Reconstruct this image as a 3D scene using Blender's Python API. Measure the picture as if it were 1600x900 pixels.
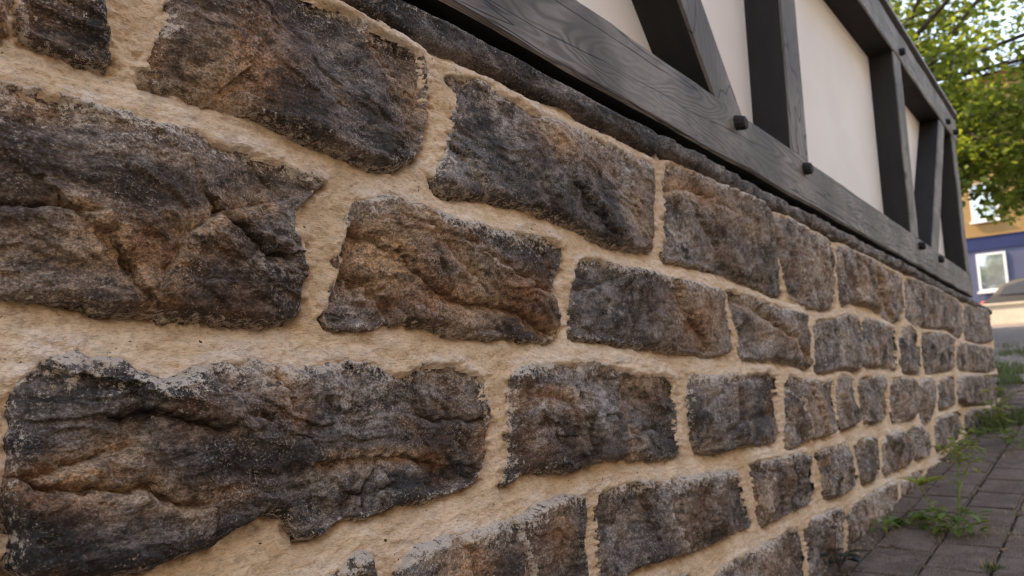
import bpy, bmesh, math, random
import numpy as np
from mathutils import Vector, Matrix

for o in list(bpy.data.objects):
    bpy.data.objects.remove(o)
scene = bpy.context.scene
COL = scene.collection
random.seed(7)
RNG = np.random.default_rng(7)

# ---------------------------------------------------------------- camera
# X points away from the wall face (X = 0), Y runs along the wall, Z is up; the lens is at height 0.
F, CX, CY = 1157.0, 800.0, 450.0
AY = np.array([947., 140., F]); AY /= np.linalg.norm(AY)
AZ = np.array([-208., -8156., F]); AZ -= AZ.dot(AY) * AY; AZ /= np.linalg.norm(AZ)
AX = np.cross(AY, AZ)
CAMX = 0.71
cam_data = bpy.data.cameras.new('camera')
cam = bpy.data.objects.new('camera', cam_data); COL.objects.link(cam)
right = Vector((AX[0], AY[0], AZ[0])); up = -Vector((AX[1], AY[1], AZ[1])); back = -Vector((AX[2], AY[2], AZ[2]))
M = Matrix((right, up, back)).transposed().to_4x4(); M.translation = (CAMX, 0, 0)
cam.matrix_world = M
cam_data.sensor_width = 36.0
cam_data.lens = 36.0 * F / 1600.0
cam_data.clip_start = 0.02; cam_data.clip_end = 2000
cam_data.dof.use_dof = True
cam_data.dof.focus_distance = 0.82
cam_data.dof.aperture_fstop = 8.0
scene.camera = cam

# ---------------------------------------------------------------- light
world = bpy.data.worlds.new('World'); scene.world = world; world.use_nodes = True
wn = world.node_tree.nodes; wl = world.node_tree.links
bg = wn['Background']; sky = wn.new('ShaderNodeTexSky')
SUN_EL = math.radians(42)
SUN_DIR = Vector((-0.965, -0.26, 0)).normalized()           # horizontal direction towards the sun
sky.sky_type = 'NISHITA'; sky.sun_disc = False
sky.sun_elevation = SUN_EL
sky.sun_rotation = math.atan2(SUN_DIR.x, SUN_DIR.y)
sky.air_density = 1.0; sky.dust_density = 0.6; sky.ozone_density = 1.5
wl.new(sky.outputs[0], bg.inputs[0]); bg.inputs[1].default_value = 0.15
sun_data = bpy.data.lights.new('sun', 'SUN'); sun = bpy.data.objects.new('sun', sun_data); COL.objects.link(sun)
sun_data.energy = 2.0; sun_data.angle = math.radians(0.53); sun_data.color = (1.0, 0.92, 0.8)
to_sun = Vector((SUN_DIR.x * math.cos(SUN_EL), SUN_DIR.y * math.cos(SUN_EL), math.sin(SUN_EL)))
sun.rotation_euler = to_sun.to_track_quat('Z', 'Y').to_euler()
sun.location = (-6, -4, 8)
vs = scene.view_settings
vs.view_transform = 'Standard'; vs.look = 'None'; vs.gamma = 1.0; vs.use_curve_mapping = False
vs.exposure = 2.62
scene.cycles.filter_width = 1.1
vs.use_white_balance = True; vs.white_balance_temperature = 9500; vs.white_balance_tint = 16

# ---------------------------------------------------------------- helpers: pixels to places
def ray(px, py):
    r = np.array([px - CX, py - CY, F]); return np.array([r @ AX, r @ AY, r @ AZ])
def on_wall(px, py, x=0.0):
    R = ray(px, py); t = (x - CAMX) / R[0]; return t * R[1], t * R[2]
S_END = 6.75
G0 = -0.703
def zg(s):
    s = np.asarray(s, float)
    z = G0 + 0.08 * s + np.where(s > 6, 0.027 * (s - 6), 0)
    z = np.where(s > 20, G0 + 1.6 + 0.027 * 14, z)
    return np.where(s < -6, G0 - 0.48, z)
def on_ground(px, py):
    R = ray(px, py); b = 0.08
    t = G0 / (R[2] - b * R[1]); return Vector((CAMX + t * R[0], t * R[1], t * R[2]))
def px_per_m(s, h):
    def pj(X, Y, Z):
        q = np.array([X - CAMX, Y, Z]); a = [q[0]*AX[i] + q[1]*AY[i] + q[2]*AZ[i] for i in range(3)]
        return np.array([F * a[0] / a[2], F * a[1] / a[2]]) if a[2] > .05 else None
    p = pj(0, s, h); q = pj(0, s + .01, h); r = pj(0, s, h + .01)
    if p is None or q is None: return 500., 1500.
    return float(np.linalg.norm(q - p) * 100), float(np.linalg.norm(r - p) * 100)

# ---------------------------------------------------------------- helpers: noise
def _hash(ix, iy, seed):
    n = (ix.astype(np.int64) * 374761393 + iy.astype(np.int64) * 668265263 + seed * 974634777) & 0xffffffff
    n = ((n ^ (n >> 13)) * 1274126177) & 0xffffffff
    n = ((n ^ (n >> 16)) * 2246822519) & 0xffffffff
    return (n ^ (n >> 15)) & 0xffff
_ang = np.linspace(0, 2 * np.pi, 65536, endpoint=False)
_gc, _gs = np.cos(_ang), np.sin(_ang)
def perlin(x, y, seed=0):
    x0 = np.floor(x); y0 = np.floor(y); fx = x - x0; fy = y - y0
    x0 = x0.astype(np.int64); y0 = y0.astype(np.int64)
    def g(i, j):
        h = _hash(x0 + i, y0 + j, seed); return _gc[h] * (fx - i) + _gs[h] * (fy - j)
    u = fx * fx * fx * (fx * (fx * 6 - 15) + 10); v = fy * fy * fy * (fy * (fy * 6 - 15) + 10)
    a = g(0, 0); b = g(1, 0); c = g(0, 1); d = g(1, 1)
    return 1.5 * ((a + (b - a) * u) * (1 - v) + (c + (d - c) * u) * v)
def fbm(x, y, oct=4, seed=0, gain=.5):
    t = np.zeros_like(x); a = 1.0
    for i in range(oct):
        t += a * perlin(x, y, seed + i * 17); x = x * 2.03 + 11.3; y = y * 2.03 + 5.7; a *= gain
    return t
def ridge(x, y, oct=3, seed=0):
    t = np.zeros_like(x); a = 1.0
    for i in range(oct):
        t += a * (1 - 2 * np.abs(perlin(x, y, seed + i * 31))); x = x * 2.1 + 3.1; y = y * 2.1 + 7.9; a *= .5
    return t
def sstep(a, b, x):
    t = np.clip((x - a) / (b - a), 0, 1); return t * t * (3 - 2 * t)

# ---------------------------------------------------------------- helpers: objects
def tag(o, label=None, cat=None, group=None, kind=None):
    if label: o['label'] = label
    if cat: o['category'] = cat
    if group: o['group'] = group
    if kind: o['kind'] = kind
    return o
def empty(name, loc=(0, 0, 0)):
    o = bpy.data.objects.new(name, None); COL.objects.link(o); o.location = loc; o.empty_display_size = .1
    return o
def link(name, me, parent=None, mats=(), loc=None):
    for m in mats: me.materials.append(m)
    o = bpy.data.objects.new(name, me); COL.objects.link(o)
    if parent: o.parent = parent
    if loc is not None: o.location = loc
    return o
def smooth(me, on=True):
    me.polygons.foreach_set('use_smooth', np.full(len(me.polygons), on)); me.update()
def grid_mesh(name, V, keep, attrs, nrow, ncol):
    """V: (nrow*ncol,3); keep: (nrow-1,ncol-1) bool; attrs: name -> per-vertex array"""
    r, c = np.nonzero(keep)
    a = r * ncol + c
    q = np.stack([a, a + 1, a + ncol + 1, a + ncol], 1)
    used = np.zeros(len(V), bool); used[q.ravel()] = True
    idx = np.cumsum(used) - 1
    q = idx[q]; V = V[used]
    me = bpy.data.meshes.new(name)
    me.vertices.add(len(V)); me.vertices.foreach_set('co', V.astype(np.float32).ravel())
    me.loops.add(q.size); me.loops.foreach_set('vertex_index', q.astype(np.int32).ravel())
    me.polygons.add(len(q)); me.polygons.foreach_set('loop_start', np.arange(0, q.size, 4, dtype=np.int32))
    me.update(calc_edges=True)
    for k, v in attrs.items():
        at = me.attributes.new(k, 'FLOAT', 'POINT'); at.data.foreach_set('value', v[used].astype(np.float32))
    smooth(me)
    return me
def add_box(bm, x0, x1, y0, y1, z0, z1, mi=0):
    vs_ = [bm.verts.new((x, y, z)) for z in (z0, z1) for y in (y0, y1) for x in (x0, x1)]
    for f in ((0, 2, 3, 1), (4, 5, 7, 6), (0, 1, 5, 4), (2, 6, 7, 3), (0, 4, 6, 2), (1, 3, 7, 5)):
        fc = bm.faces.new([vs_[i] for i in f]); fc.material_index = mi
    return vs_
def bm_obj(name, bm, mats, parent=None, bevel=0, sm=False, loc=None):
    if bevel: bmesh.ops.bevel(bm, geom=list(bm.edges), offset=bevel, segments=2, affect='EDGES')
    bmesh.ops.recalc_face_normals(bm, faces=bm.faces)
    me = bpy.data.meshes.new(name); bm.to_mesh(me); bm.free()
    if sm: smooth(me)
    return link(name, me, parent, mats, loc)
def box_obj(name, x0, x1, y0, y1, z0, z1, mats, parent=None, bevel=0):
    bm = bmesh.new(); cx, cy = (x0 + x1) / 2, (y0 + y1) / 2
    add_box(bm, x0 - cx, x1 - cx, y0 - cy, y1 - cy, 0, z1 - z0)
    return bm_obj(name, bm, mats, parent, bevel, loc=(cx, cy, z0))

# ---------------------------------------------------------------- materials
class NT:
    def __init__(s, name):
        s.m = bpy.data.materials.new(name); s.m.use_nodes = True
        s.n = s.m.node_tree.nodes; s.l = s.m.node_tree.links
        s.b = s.n['Principled BSDF']; s.out = s.n['Material Output']
        s.pos = s.n.new('ShaderNodeNewGeometry').outputs['Position']
    def inp(s, sock, v):
        if isinstance(v, bpy.types.NodeSocket): s.l.new(v, sock)
        else: sock.default_value = v
    def noise(s, scale, detail=4, rough=.55, vec=None, stretch=None, dist=0, out='Fac'):
        n = s.n.new('ShaderNodeTexNoise'); v = vec or s.pos
        if stretch: v = s.vmul(v, stretch)
        s.l.new(v, n.inputs['Vector']); n.inputs['Scale'].default_value = scale
        n.inputs['Detail'].default_value = detail; n.inputs['Roughness'].default_value = rough
        n.inputs['Distortion'].default_value = dist
        return n.outputs[out]
    def vmul(s, v, k):
        n = s.n.new('ShaderNodeVectorMath'); n.operation = 'MULTIPLY'; s.l.new(v, n.inputs[0]); n.inputs[1].default_value = k
        return n.outputs[0]
    def math(s, op, a, b=0.0, clamp=False):
        n = s.n.new('ShaderNodeMath'); n.operation = op; n.use_clamp = clamp
        s.inp(n.inputs[0], a); s.inp(n.inputs[1], b); return n.outputs[0]
    def rng(s, v, a, b, c=0.0, d=1.0):
        n = s.n.new('ShaderNodeMapRange'); n.interpolation_type = 'SMOOTHSTEP'
        s.inp(n.inputs[0], v); n.inputs[1].default_value = a; n.inputs[2].default_value = b
        n.inputs[3].default_value = c; n.inputs[4].default_value = d; return n.outputs[0]
    def mix(s, fac, a, b, mode='MIX'):
        n = s.n.new('ShaderNodeMix'); n.data_type = 'RGBA'; n.blend_type = mode
        s.inp(n.inputs[0], fac)
        for sock, v in ((n.inputs[6], a), (n.inputs[7], b)):
            if isinstance(v, bpy.types.NodeSocket): s.l.new(v, sock)
            else: sock.default_value = (*v, 1) if len(v) == 3 else v
        return n.outputs[2]
    def attr(s, name, typ='GEOMETRY'):
        n = s.n.new('ShaderNodeAttribute'); n.attribute_name = name; n.attribute_type = typ; return n.outputs['Fac']
    def scale(s, c, f):
        n = s.n.new('ShaderNodeVectorMath'); n.operation = 'SCALE'; s.l.new(c, n.inputs[0]); s.inp(n.inputs['Scale'], f); return n.outputs[0]
    def objrand(s): return s.n.new('ShaderNodeObjectInfo').outputs['Random']
    def bump(s, h, strength=.5, dist=.002, prev=None):
        n = s.n.new('ShaderNodeBump'); n.inputs['Strength'].default_value = strength; n.inputs['Distance'].default_value = dist
        s.l.new(h, n.inputs['Height'])
        if prev: s.l.new(prev, n.inputs['Normal'])
        return n.outputs[0]
    def done(s, col, rough=.8, normal=None, spec=.3, metal=0):
        s.inp(s.b.inputs['Base Color'], col if isinstance(col, bpy.types.NodeSocket) else (*col, 1))
        s.inp(s.b.inputs['Roughness'], rough); s.b.inputs['Specular IOR Level'].default_value = spec
        s.b.inputs['Metallic'].default_value = metal
        if normal: s.l.new(normal, s.b.inputs['Normal'])
        return s.m

def mat_stone():
    t = NT('weathered_stone')
    tone, ora, lime, pale = t.attr('tone'), t.attr('orange'), t.attr('lime'), t.attr('pale')
    big = t.noise(6, 5, .6); mid = t.noise(30, 5, .65, stretch=(1, .5, 1)); grit = t.noise(400, 3, .75, stretch=(1, .8, 1)); grit2 = t.noise(110, 5, .8, stretch=(1, .7, 1))
    dark = t.mix(tone, (.030, .026, .026), (.060, .043, .035))
    brown = t.mix(tone, (.190, .166, .156), (.248, .192, .156))
    bed = t.noise(24, 6, .7, stretch=(1, .35, 1.6), dist=.6)
    f = t.math('ADD', t.math('MULTIPLY', big, .8), t.math('MULTIPLY', bed, .8))
    c = t.mix(t.rng(f, .74, .96), dark, brown)
    fo = t.math('MULTIPLY', ora, t.rng(t.math('ADD', t.math('MULTIPLY', grit2, .5), t.math('MULTIPLY', bed, .7)), .40, .60))
    c = t.mix(t.math('MULTIPLY', fo, .85, True), c, t.mix(t.rng(big, .42, .58), (.34, .175, .095), (.50, .32, .19)))
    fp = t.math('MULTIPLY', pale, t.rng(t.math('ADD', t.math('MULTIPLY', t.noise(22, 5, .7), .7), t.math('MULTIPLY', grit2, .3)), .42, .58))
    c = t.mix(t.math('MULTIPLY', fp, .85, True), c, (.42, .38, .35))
    chalk = t.math('MULTIPLY', t.rng(t.noise(11, 5, .7, stretch=(1, .6, 1), dist=.8), .54, .68), t.rng(grit2, .46, .60))
    c = t.mix(t.math('MULTIPLY', chalk, .38), c, (.50, .44, .40))
    # grain modulates the colour; pale crystals come in patches
    c = t.scale(c, t.math('MULTIPLY', t.rng(grit, .38, .62, .62, 1.40), t.rng(grit2, .37, .61, .60, 1.42)))
    gm = t.math('MULTIPLY', t.rng(grit, .56, .64), t.rng(t.noise(16, 4, .65), .45, .60))
    c = t.mix(t.math('MULTIPLY', gm, .7), c, (.52, .44, .38))
    lf = t.rng(t.math('ADD', t.math('MULTIPLY', lime, .95), t.math('MULTIPLY', t.math('SUBTRACT', t.noise(120, 6, .85), .5), 3.8)), .48, .70)
    c = t.mix(t.math('MULTIPLY', lf, .85), c, t.mix(mid, (.66, .53, .40), (.80, .72, .64)))
    b = t.bump(t.noise(130, 5, .8, stretch=(1, .55, 1)), .9, .0045)
    b = t.bump(grit, 1.0, .0026, b)
    return t.done(c, t.rng(grit2, .3, .7, .62, .92), b, .35)
def mat_mortar():
    t = NT('lime_mortar')
    lime = t.attr('lime'); under_shade = t.attr('under_shade')
    big = t.noise(5, 4, .6); mid = t.noise(40, 5, .7, stretch=(1, .45, 1)); grit = t.noise(360, 3, .75, stretch=(1, .4, 1)); g2 = t.noise(120, 4, .75, stretch=(1, .4, 1))
    c = t.mix(t.rng(big, .38, .64), (.70, .510, .335), (.82, .640, .465))
    c = t.mix(t.math('MULTIPLY', t.rng(mid, .50, .66), .42), c, (.52, .335, .185))
    c = t.mix(t.math('MULTIPLY', t.rng(t.noise(2.6, 4, .6), .52, .66), .35), c, (.50, .365, .245))
    c = t.mix(t.math('MULTIPLY', t.rng(t.noise(9, 5, .65, stretch=(1, .4, 1.3)), .55, .66), .6), c, (.84, .71, .57))
    c = t.mix(t.math('MULTIPLY', lime, t.rng(mid, .34, .60, 0, .8)), c, (.78, .68, .60))
    c = t.scale(c, t.math('MULTIPLY', t.rng(grit, .37, .50, .78, 1.03), t.rng(g2, .38, .55, .86, 1.03)))
    c = t.mix(t.math('MULTIPLY', under_shade, .85), c, (.17, .090, .038))
    c = t.mix(t.rng(t.noise(150, 2, .5, stretch=(1, .6, 1)), .275, .25), c, (.12, .075, .045))
    b = t.bump(t.noise(75, 5, .75, stretch=(1, .45, 1.2)), .9, .006); b = t.bump(grit, .8, .0018, b)
    return t.done(c, .93, b, .15)
def wood_nodes(t, along):
    """contours of a stretched noise field read as growth rings cut along the beam"""
    st = {'y': (1.5, .16, 1), 'z': (1.0, 1.0, .14)}[along]
    v = t.vmul(t.pos, st)
    n1 = t.noise(7, 3, .5, vec=v, dist=.35)
    ringv = t.math('FRACT', t.math('MULTIPLY', n1, 26))
    ring = t.rng(t.math('ABSOLUTE', t.math('SUBTRACT', ringv, .5)), .10, .48)
    fib = t.noise(90, 5, .7, vec=t.vmul(v, (1, .35, 1)))
    crack = t.rng(t.math('ABSOLUTE', t.math('SUBTRACT', t.noise(14, 3, .5, vec=t.vmul(v, (1, .3, 1))), .5)), .013, .0)
    return ring, fib, crack
def mat_wood_weathered(name, along):
    t = NT(name)
    ring, fib, crack = wood_nodes(t, along)
    big = t.noise(3.2, 3, .5)
    c = t.mix(t.rng(big, .38, .62), (.095, .084, .077), (.225, .202, .187))
    c = t.mix(t.math('MULTIPLY', ring, t.rng(t.noise(4.1, 2, .5, stretch=(1, .5, 1)), .35, .58, .15, .65)), c, (.042, .037, .034))
    c = t.mix(t.math('MULTIPLY', t.rng(fib, .45, .7), .45), c, (.085, .076, .070))
    c = t.mix(t.math('MULTIPLY', crack, .85), c, (.012, .010, .010))
    h = t.math('SUBTRACT', t.math('ADD', t.math('MULTIPLY', ring, -.5), t.math('MULTIPLY', fib, .6)), t.math('MULTIPLY', crack, 1.6))
    return t.done(c, .62, t.bump(h, .5, .0018), .4)
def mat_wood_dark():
    t = NT('near_black_oak')
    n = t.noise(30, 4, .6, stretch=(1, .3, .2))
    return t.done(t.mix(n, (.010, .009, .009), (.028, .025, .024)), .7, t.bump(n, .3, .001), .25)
def mat_plaster():
    t = NT('white_plaster')
    c = t.mix(t.rng(t.noise(2.5, 3, .5), .35, .65), (.80, .775, .745), (.85, .83, .80))
    return t.done(c, .9, t.bump(t.noise(160, 4, .6), .25, .001), .2)
def mat_simple(name, col, rough=.8, var=.25, scale=6, bump=None, spec=.3, metal=0):
    t = NT(name); n = t.noise(scale, 5, .65)
    d = tuple(x * (1 - var) for x in col); l = tuple(min(1, x * (1 + var)) for x in col)
    b = t.bump(t.noise(bump[0], 4, .7), bump[1], bump[2]) if bump else None
    return t.done(t.mix(t.rng(n, .3, .7), d, l), rough, b, spec, metal)
def mat_paver():
    t = NT('concrete_paver')
    r = t.objrand(); grit = t.noise(260, 3, .8); big = t.noise(11, 5, .65)
    c = t.mix(r, (.098, .062, .044), (.136, .087, .063))
    c = t.mix(t.math('MULTIPLY', t.rng(big, .45, .62), .6), c, (.21, .148, .115))
    c = t.mix(t.math('MULTIPLY', t.rng(grit, .53, .62), .55), c, (.36, .31, .275))
    c = t.mix(t.math('MULTIPLY', t.rng(grit, .48, .39), .7), c, (.045, .036, .032))
    return t.done(c, .9, t.bump(grit, .7, .0015), .25)
def mat_far_paving():
    t = NT('far_paving')
    br = t.n.new('ShaderNodeTexBrick'); t.l.new(t.pos, br.inputs['Vector']); br.inputs['Scale'].default_value = 1
    br.inputs['Brick Width'].default_value = .162; br.inputs['Row Height'].default_value = .25; br.inputs['Mortar Size'].default_value = .006
    for k, v in (('Color1', (.15, .125, .115, 1)), ('Color2', (.20, .165, .15, 1)), ('Mortar', (.04, .034, .03, 1))): br.inputs[k].default_value = v
    n = t.noise(3, 5, .6)
    return t.done(t.mix(t.math('MULTIPLY', t.rng(n, .45, .7), .4), br.outputs['Color'], (.18, .155, .14)), .9, t.bump(t.noise(120, 3, .7), .4, .003), .25)
def mat_leaf(name, c0, c1, trans=.45, rough=.45):
    t = NT(name); r = t.attr('rnd')
    c = t.mix(r, c0, c1); c = t.mix(t.math('MULTIPLY', t.noise(60, 3, .6), .35), c, tuple(x * .6 for x in c0))
    t.done(c, rough, None, .4)
    tr = t.n.new('ShaderNodeBsdfTranslucent'); t.l.new(t.mix(.5, c, tuple(min(1, x * 1.7) for x in c1)), tr.inputs[0])
    mx = t.n.new('ShaderNodeMixShader'); mx.inputs[0].default_value = trans
    t.l.new(t.b.outputs[0], mx.inputs[1]); t.l.new(tr.outputs[0], mx.inputs[2]); t.l.new(mx.outputs[0], t.out.inputs[0])
    return t.m

STONE, MORTAR = mat_stone(), mat_mortar()
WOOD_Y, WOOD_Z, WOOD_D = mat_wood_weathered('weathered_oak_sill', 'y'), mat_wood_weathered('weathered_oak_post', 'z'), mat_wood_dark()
PLASTER = mat_plaster(); PAVER = mat_paver(); FARPAVE = mat_far_paving()
BLACK = mat_simple('black_gap_shade', (.004, .004, .004), .95, .2, spec=.05)  # black colour stands in for the shade in the gap under the sill
SAND = mat_simple('dirty_joint_sand', (.075, .055, .038), .95, .7, 45, (300, .8, .003))
EARTH = mat_simple('asphalt_ground', (.06, .057, .054), .95, .25, 2.0, (90, .6, .004))

# ---------------------------------------------------------------- the setting: ground and paving
def sheet(name, xs, ys, dz, mat, kind='structure'):
    xs, ys = np.asarray(xs, float), np.asarray(ys, float)
    YY, XX = np.meshgrid(ys, xs, indexing='ij')
    V = np.stack([XX.ravel(), YY.ravel(), zg(YY).ravel() + dz], 1)
    me = grid_mesh(name, V, np.ones((len(ys) - 1, len(xs) - 1), bool), {}, len(ys), len(xs))
    return tag(link(name, me, None, [mat]), kind=kind)
ys_all = [-800, -200, -60, -20, -6, -3, 0, 3, 6, 8, 12, 16, 20, 20.02, 26, 40, 100, 300, 900]
ground = sheet('ground', [-900, -200, -60, -20, -5, 0, 5, 20, 60, 200, 900], ys_all, -.075, EARTH)
tag(ground, 'dark asphalt street around the paved yard', 'ground')
pave = sheet('pavement', np.linspace(-.3, 2.76, 12), np.linspace(-1.5, 8.0, 40), -.022, SAND)
tag(pave, 'grey brown concrete block paving with sandy joints along the stone wall', 'pavement')
road = sheet('paved_yard', np.linspace(-12, 12, 13), np.concatenate([np.linspace(8.0, 20, 13), [20.02, 26, 33]]), -.004, FARPAVE)
tag(road, 'far paved yard of purple grey blocks rising to the low white wall', 'yard')
# pavers: strips along the wall, each block an object
def paver_mesh(k):
    bm = bmesh.new(); L, W, H = .2545, .1545, .06
    add_box(bm, -W / 2, W / 2, -L / 2, L / 2, -H, 0)
    top = [e for e in bm.edges if all(v.co.z > -.001 for v in e.verts)]
    vert = [e for e in bm.edges if abs(e.verts[0].co.z - e.verts[1].co.z) > .01]
    bmesh.ops.bevel(bm, geom=top + vert, offset=.004 + .001 * k, segments=2, affect='EDGES')
    rr = random.Random(k)
    for v in bm.verts:
        v.co.x += rr.uniform(-.0012, .0012); v.co.y += rr.uniform(-.0015, .0015)
    me = bpy.data.meshes.new('paver'); bm.to_mesh(me); bm.free(); me.materials.append(PAVER); return me
PM = [paver_mesh(k) for k in range(4)]
rp = random.Random(3)
strips = [.0665 + .162 * i + (.0805 if False else 0) for i in range(9)]
for i in range(9):
    xc = .147 + .162 * (i - 0)                     # joints at 0.066, 0.228, 0.39 ...
    off = [.06, .18, .09, .20, .03, .15, .1, .22, .05][i]
    n0, n1 = (-3, 31)
    for j in range(n0, n1):
        yc = off + .262 * j
        if yc > 7.9: continue
        o = link('paver', PM[rp.randrange(4)], pave)
        o.location = (xc + rp.uniform(-.001, .001), yc + rp.uniform(-.0015, .0015), float(zg(yc)) + rp.uniform(-.0025, .0025))
        o.rotation_euler = (math.atan(.08) + rp.uniform(-.006, .006), rp.uniform(-.008, .008), rp.uniform(-.006, .006))
# narrow edge strip against the wall foot
for j in range(-3, 31):
    yc = .02 + .262 * j
    if yc > 6.7: continue
    o = link('paver', PM[rp.randrange(4)], pave)
    o.scale = (.52, 1, 1); o.location = (.0245, yc, float(zg(yc)) - .004); o.rotation_euler = (math.atan(.08), 0, rp.uniform(-.01, .01))
bpy.context.view_layer.update()

# ---------------------------------------------------------------- the stone wall
wall = empty('stone_wall', (-.25, 3.0, -.46))
tag(wall, 'dark rough quarry stone wall with wide sandy lime mortar joints', 'wall')
# outlines of the stones as the photograph shows them (pixels on the wall face)
P = {}
P['a0'] = [(-190,-330),(-60,-270),(8,-150),(16,-40),(22,10),(20,42),(0,60),(-60,40),(-150,10),(-200,-20)]
P['a1'] = [(34,-228),(150,-168),(158,-80),(165,0),(172,30),(181,55),(178,102),(150,97),(100,82),(48,62),(28,40),(30,0),(28,-90)]
P['a2'] = [(262,-118),(265,0),(267,28),(245,45),(236,75),(222,100),(226,120),(250,132),(280,136),(330,152),(380,175),(440,198),(500,225),(560,250),(615,266),(645,247),(662,225),(667,200),(666,175),(671,135),(667,90),(650,66),(600,38),(540,10),(505,-8),(380,-72)]
P['a3'] = [(703,110),(724,114),(745,121),(769,129),(790,140),(815,154),(829,166),(857,178),(885,192),(920,206),(951,220),(990,239),(1018,254),(1024,268),(1023,330),(1022,390),(1000,393),(970,388),(935,370),(900,352),(870,336),(830,325),(790,316),(757,306),(720,303),(690,293),(677,280),(683,262),(700,234),(711,190),(720,142)]
P['a4'] = [(1037,262),(1038,300),(1038,350),(1034,396),(1060,402),(1100,410),(1140,425),(1180,440),(1210,455),(1224,457),(1222,425),(1213,385),(1203,352),(1199,331),(1180,317),(1150,301),(1120,290),(1090,275),(1060,261),(1045,256)]
P['a5'] = [(1207,352),(1210,381),(1224,412),(1231,456),(1241,464),(1266,475),(1287,480),(1303,476),(1306,444),(1303,412),(1299,391),(1287,376),(1269,366),(1247,352),(1225,341),(1208,335)]
P['a6'] = [(1306,386),(1318,388),(1337,398),(1366,409),(1390,424),(1407,432),(1411,453),(1413,481),(1408,496),(1397,501),(1378,489),(1356,475),(1337,470),(1331,465),(1316,475),(1310,456),(1307,420)]
P['a7'] = [(1413,436),(1425,436),(1450,447),(1475,458),(1495,469),(1502,478),(1504,527),(1487,517),(1477,511),(1462,511),(1435,507),(1416,496),(1414,460)]
P['a8'] = [(1505,476),(1520,479),(1533,483),(1547,492),(1551,520),(1552,531),(1532,535),(1517,532),(1507,526)]
P['b0'] = [(-230,40),(-120,72),(0,121),(50,132),(120,150),(165,165),(240,184),(300,203),(370,220),(430,240),(465,260),(500,272),(511,285),(492,300),(470,322),(462,350),(480,385),(483,425),(474,460),(466,487),(450,500),(410,503),(350,498),(280,493),(200,485),(125,476),(50,470),(0,462),(-120,455),(-230,440)]
P['b1'] = [(560,308),(600,301),(625,309),(665,325),(700,335),(760,350),(820,361),(862,369),(881,380),(879,410),(866,440),(869,470),(878,500),(875,530),(830,532),(780,528),(730,521),(690,514),(650,505),(620,505),(600,510),(565,516),(520,513),(508,485),(512,455),(530,425),(535,370),(546,328)]
P['b2'] = [(900,402),(930,398),(960,409),(1000,418),(1050,432),(1090,442),(1124,451),(1135,480),(1143,510),(1146,550),(1120,556),(1060,549),(1000,540),(940,530),(900,527),(893,500),(895,450)]
P['b3'] = [(1133,453),(1160,460),(1195,474),(1230,485),(1260,495),(1265,530),(1267,572),(1245,563),(1215,557),(1180,556),(1158,551),(1152,510),(1140,475)]
P['b4'] = [(1271,499),(1300,500),(1322,492),(1339,496),(1342,515),(1346,545),(1346,572),(1335,576),(1320,571),(1300,575),(1282,580),(1273,574),(1272,540)]
P['b5'] = [(1346,498),(1360,500),(1372,506),(1390,511),(1400,518),(1400,545),(1403,576),(1385,571),(1372,568),(1350,572),(1348,540)]
P['b6'] = [(1405,516),(1420,510),(1430,517),(1434,532),(1440,580),(1420,581),(1407,576)]
P['b7'] = [(1437,523),(1455,520),(1475,522),(1490,531),(1492,575),(1477,577),(1460,580),(1444,580)]
P['b8'] = [(1494,535),(1525,540),(1550,544),(1557,551),(1560,576),(1545,580),(1515,578),(1496,575)]
P['c_'] = [(-260,548),(-120,560),(-55,556),(-28,590),(-22,700),(-26,820),(-30,930),(-90,960),(-260,985)]
P['c0'] = [(40,575),(56,558),(82,549),(115,547),(165,557),(200,563),(225,577),(255,588),(280,583),(300,568),(340,560),(395,560),(430,566),(470,572),(486,566),(530,562),(580,560),(602,576),(625,581),(650,567),(695,562),(735,570),(755,587),(765,620),(771,645),(766,670),(762,710),(746,750),(720,768),(665,781),(600,797),(575,806),(545,806),(530,818),(500,836),(470,841),(463,822),(440,802),(422,797),(390,816),(340,846),(280,876),(200,897),(110,910),(12,900),(15,840),(2,800),(0,770),(5,735),(5,700),(12,650),(22,615)]
P['c1'] = [(800,576),(830,567),(880,565),(910,563),(950,566),(985,573),(1000,579),(1040,581),(1058,590),(1062,620),(1060,660),(1065,690),(1067,714),(1030,716),(960,717),(935,723),(900,736),(870,735),(820,738),(800,757),(788,760),(790,735),(798,700),(796,650),(799,610)]
P['c2'] = [(1077,583),(1120,585),(1170,582),(1212,578),(1215,615),(1217,691),(1185,696),(1150,698),(1130,706),(1095,708),(1085,690),(1077,650),(1075,610)]
P['c3'] = [(1225,583),(1262,597),(1290,602),(1302,592),(1304,640),(1305,671),(1285,677),(1262,683),(1240,696),(1226,694)]
P['c4'] = [(1306,592),(1318,586),(1331,592),(1334,620),(1344,650),(1335,662),(1309,670)]
P['c5'] = [(1338,592),(1360,589),(1382,589),(1385,615),(1387,652),(1360,660),(1348,655)]
P['c6'] = [(1389,590),(1410,592),(1429,594),(1432,610),(1432,650),(1410,655),(1391,656)]
P['c7'] = [(1435,594),(1457,593),(1463,605),(1462,625),(1455,650),(1448,662),(1440,655),(1435,640)]
P['c8'] = [(1466,593),(1487,588),(1492,600),(1492,630),(1476,635),(1466,638)]
P['c9'] = [(1495,590),(1507,587),(1545,587),(1560,585),(1563,600),(1562,627),(1545,630),(1510,631),(1497,629)]
P['d0'] = [(583,868),(560,861),(530,888),(430,948),(330,990),(250,1010),(240,1180),(400,1190),(560,1130),(600,1080),(592,960)]
P['d1'] = [(620,890),(640,862),(665,846),(710,831),(780,820),(850,781),(900,769),(917,775),(920,800),(912,840),(920,900),(930,960),(936,1000),(860,1040),(760,1080),(640,1130),(628,1000)]
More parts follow.
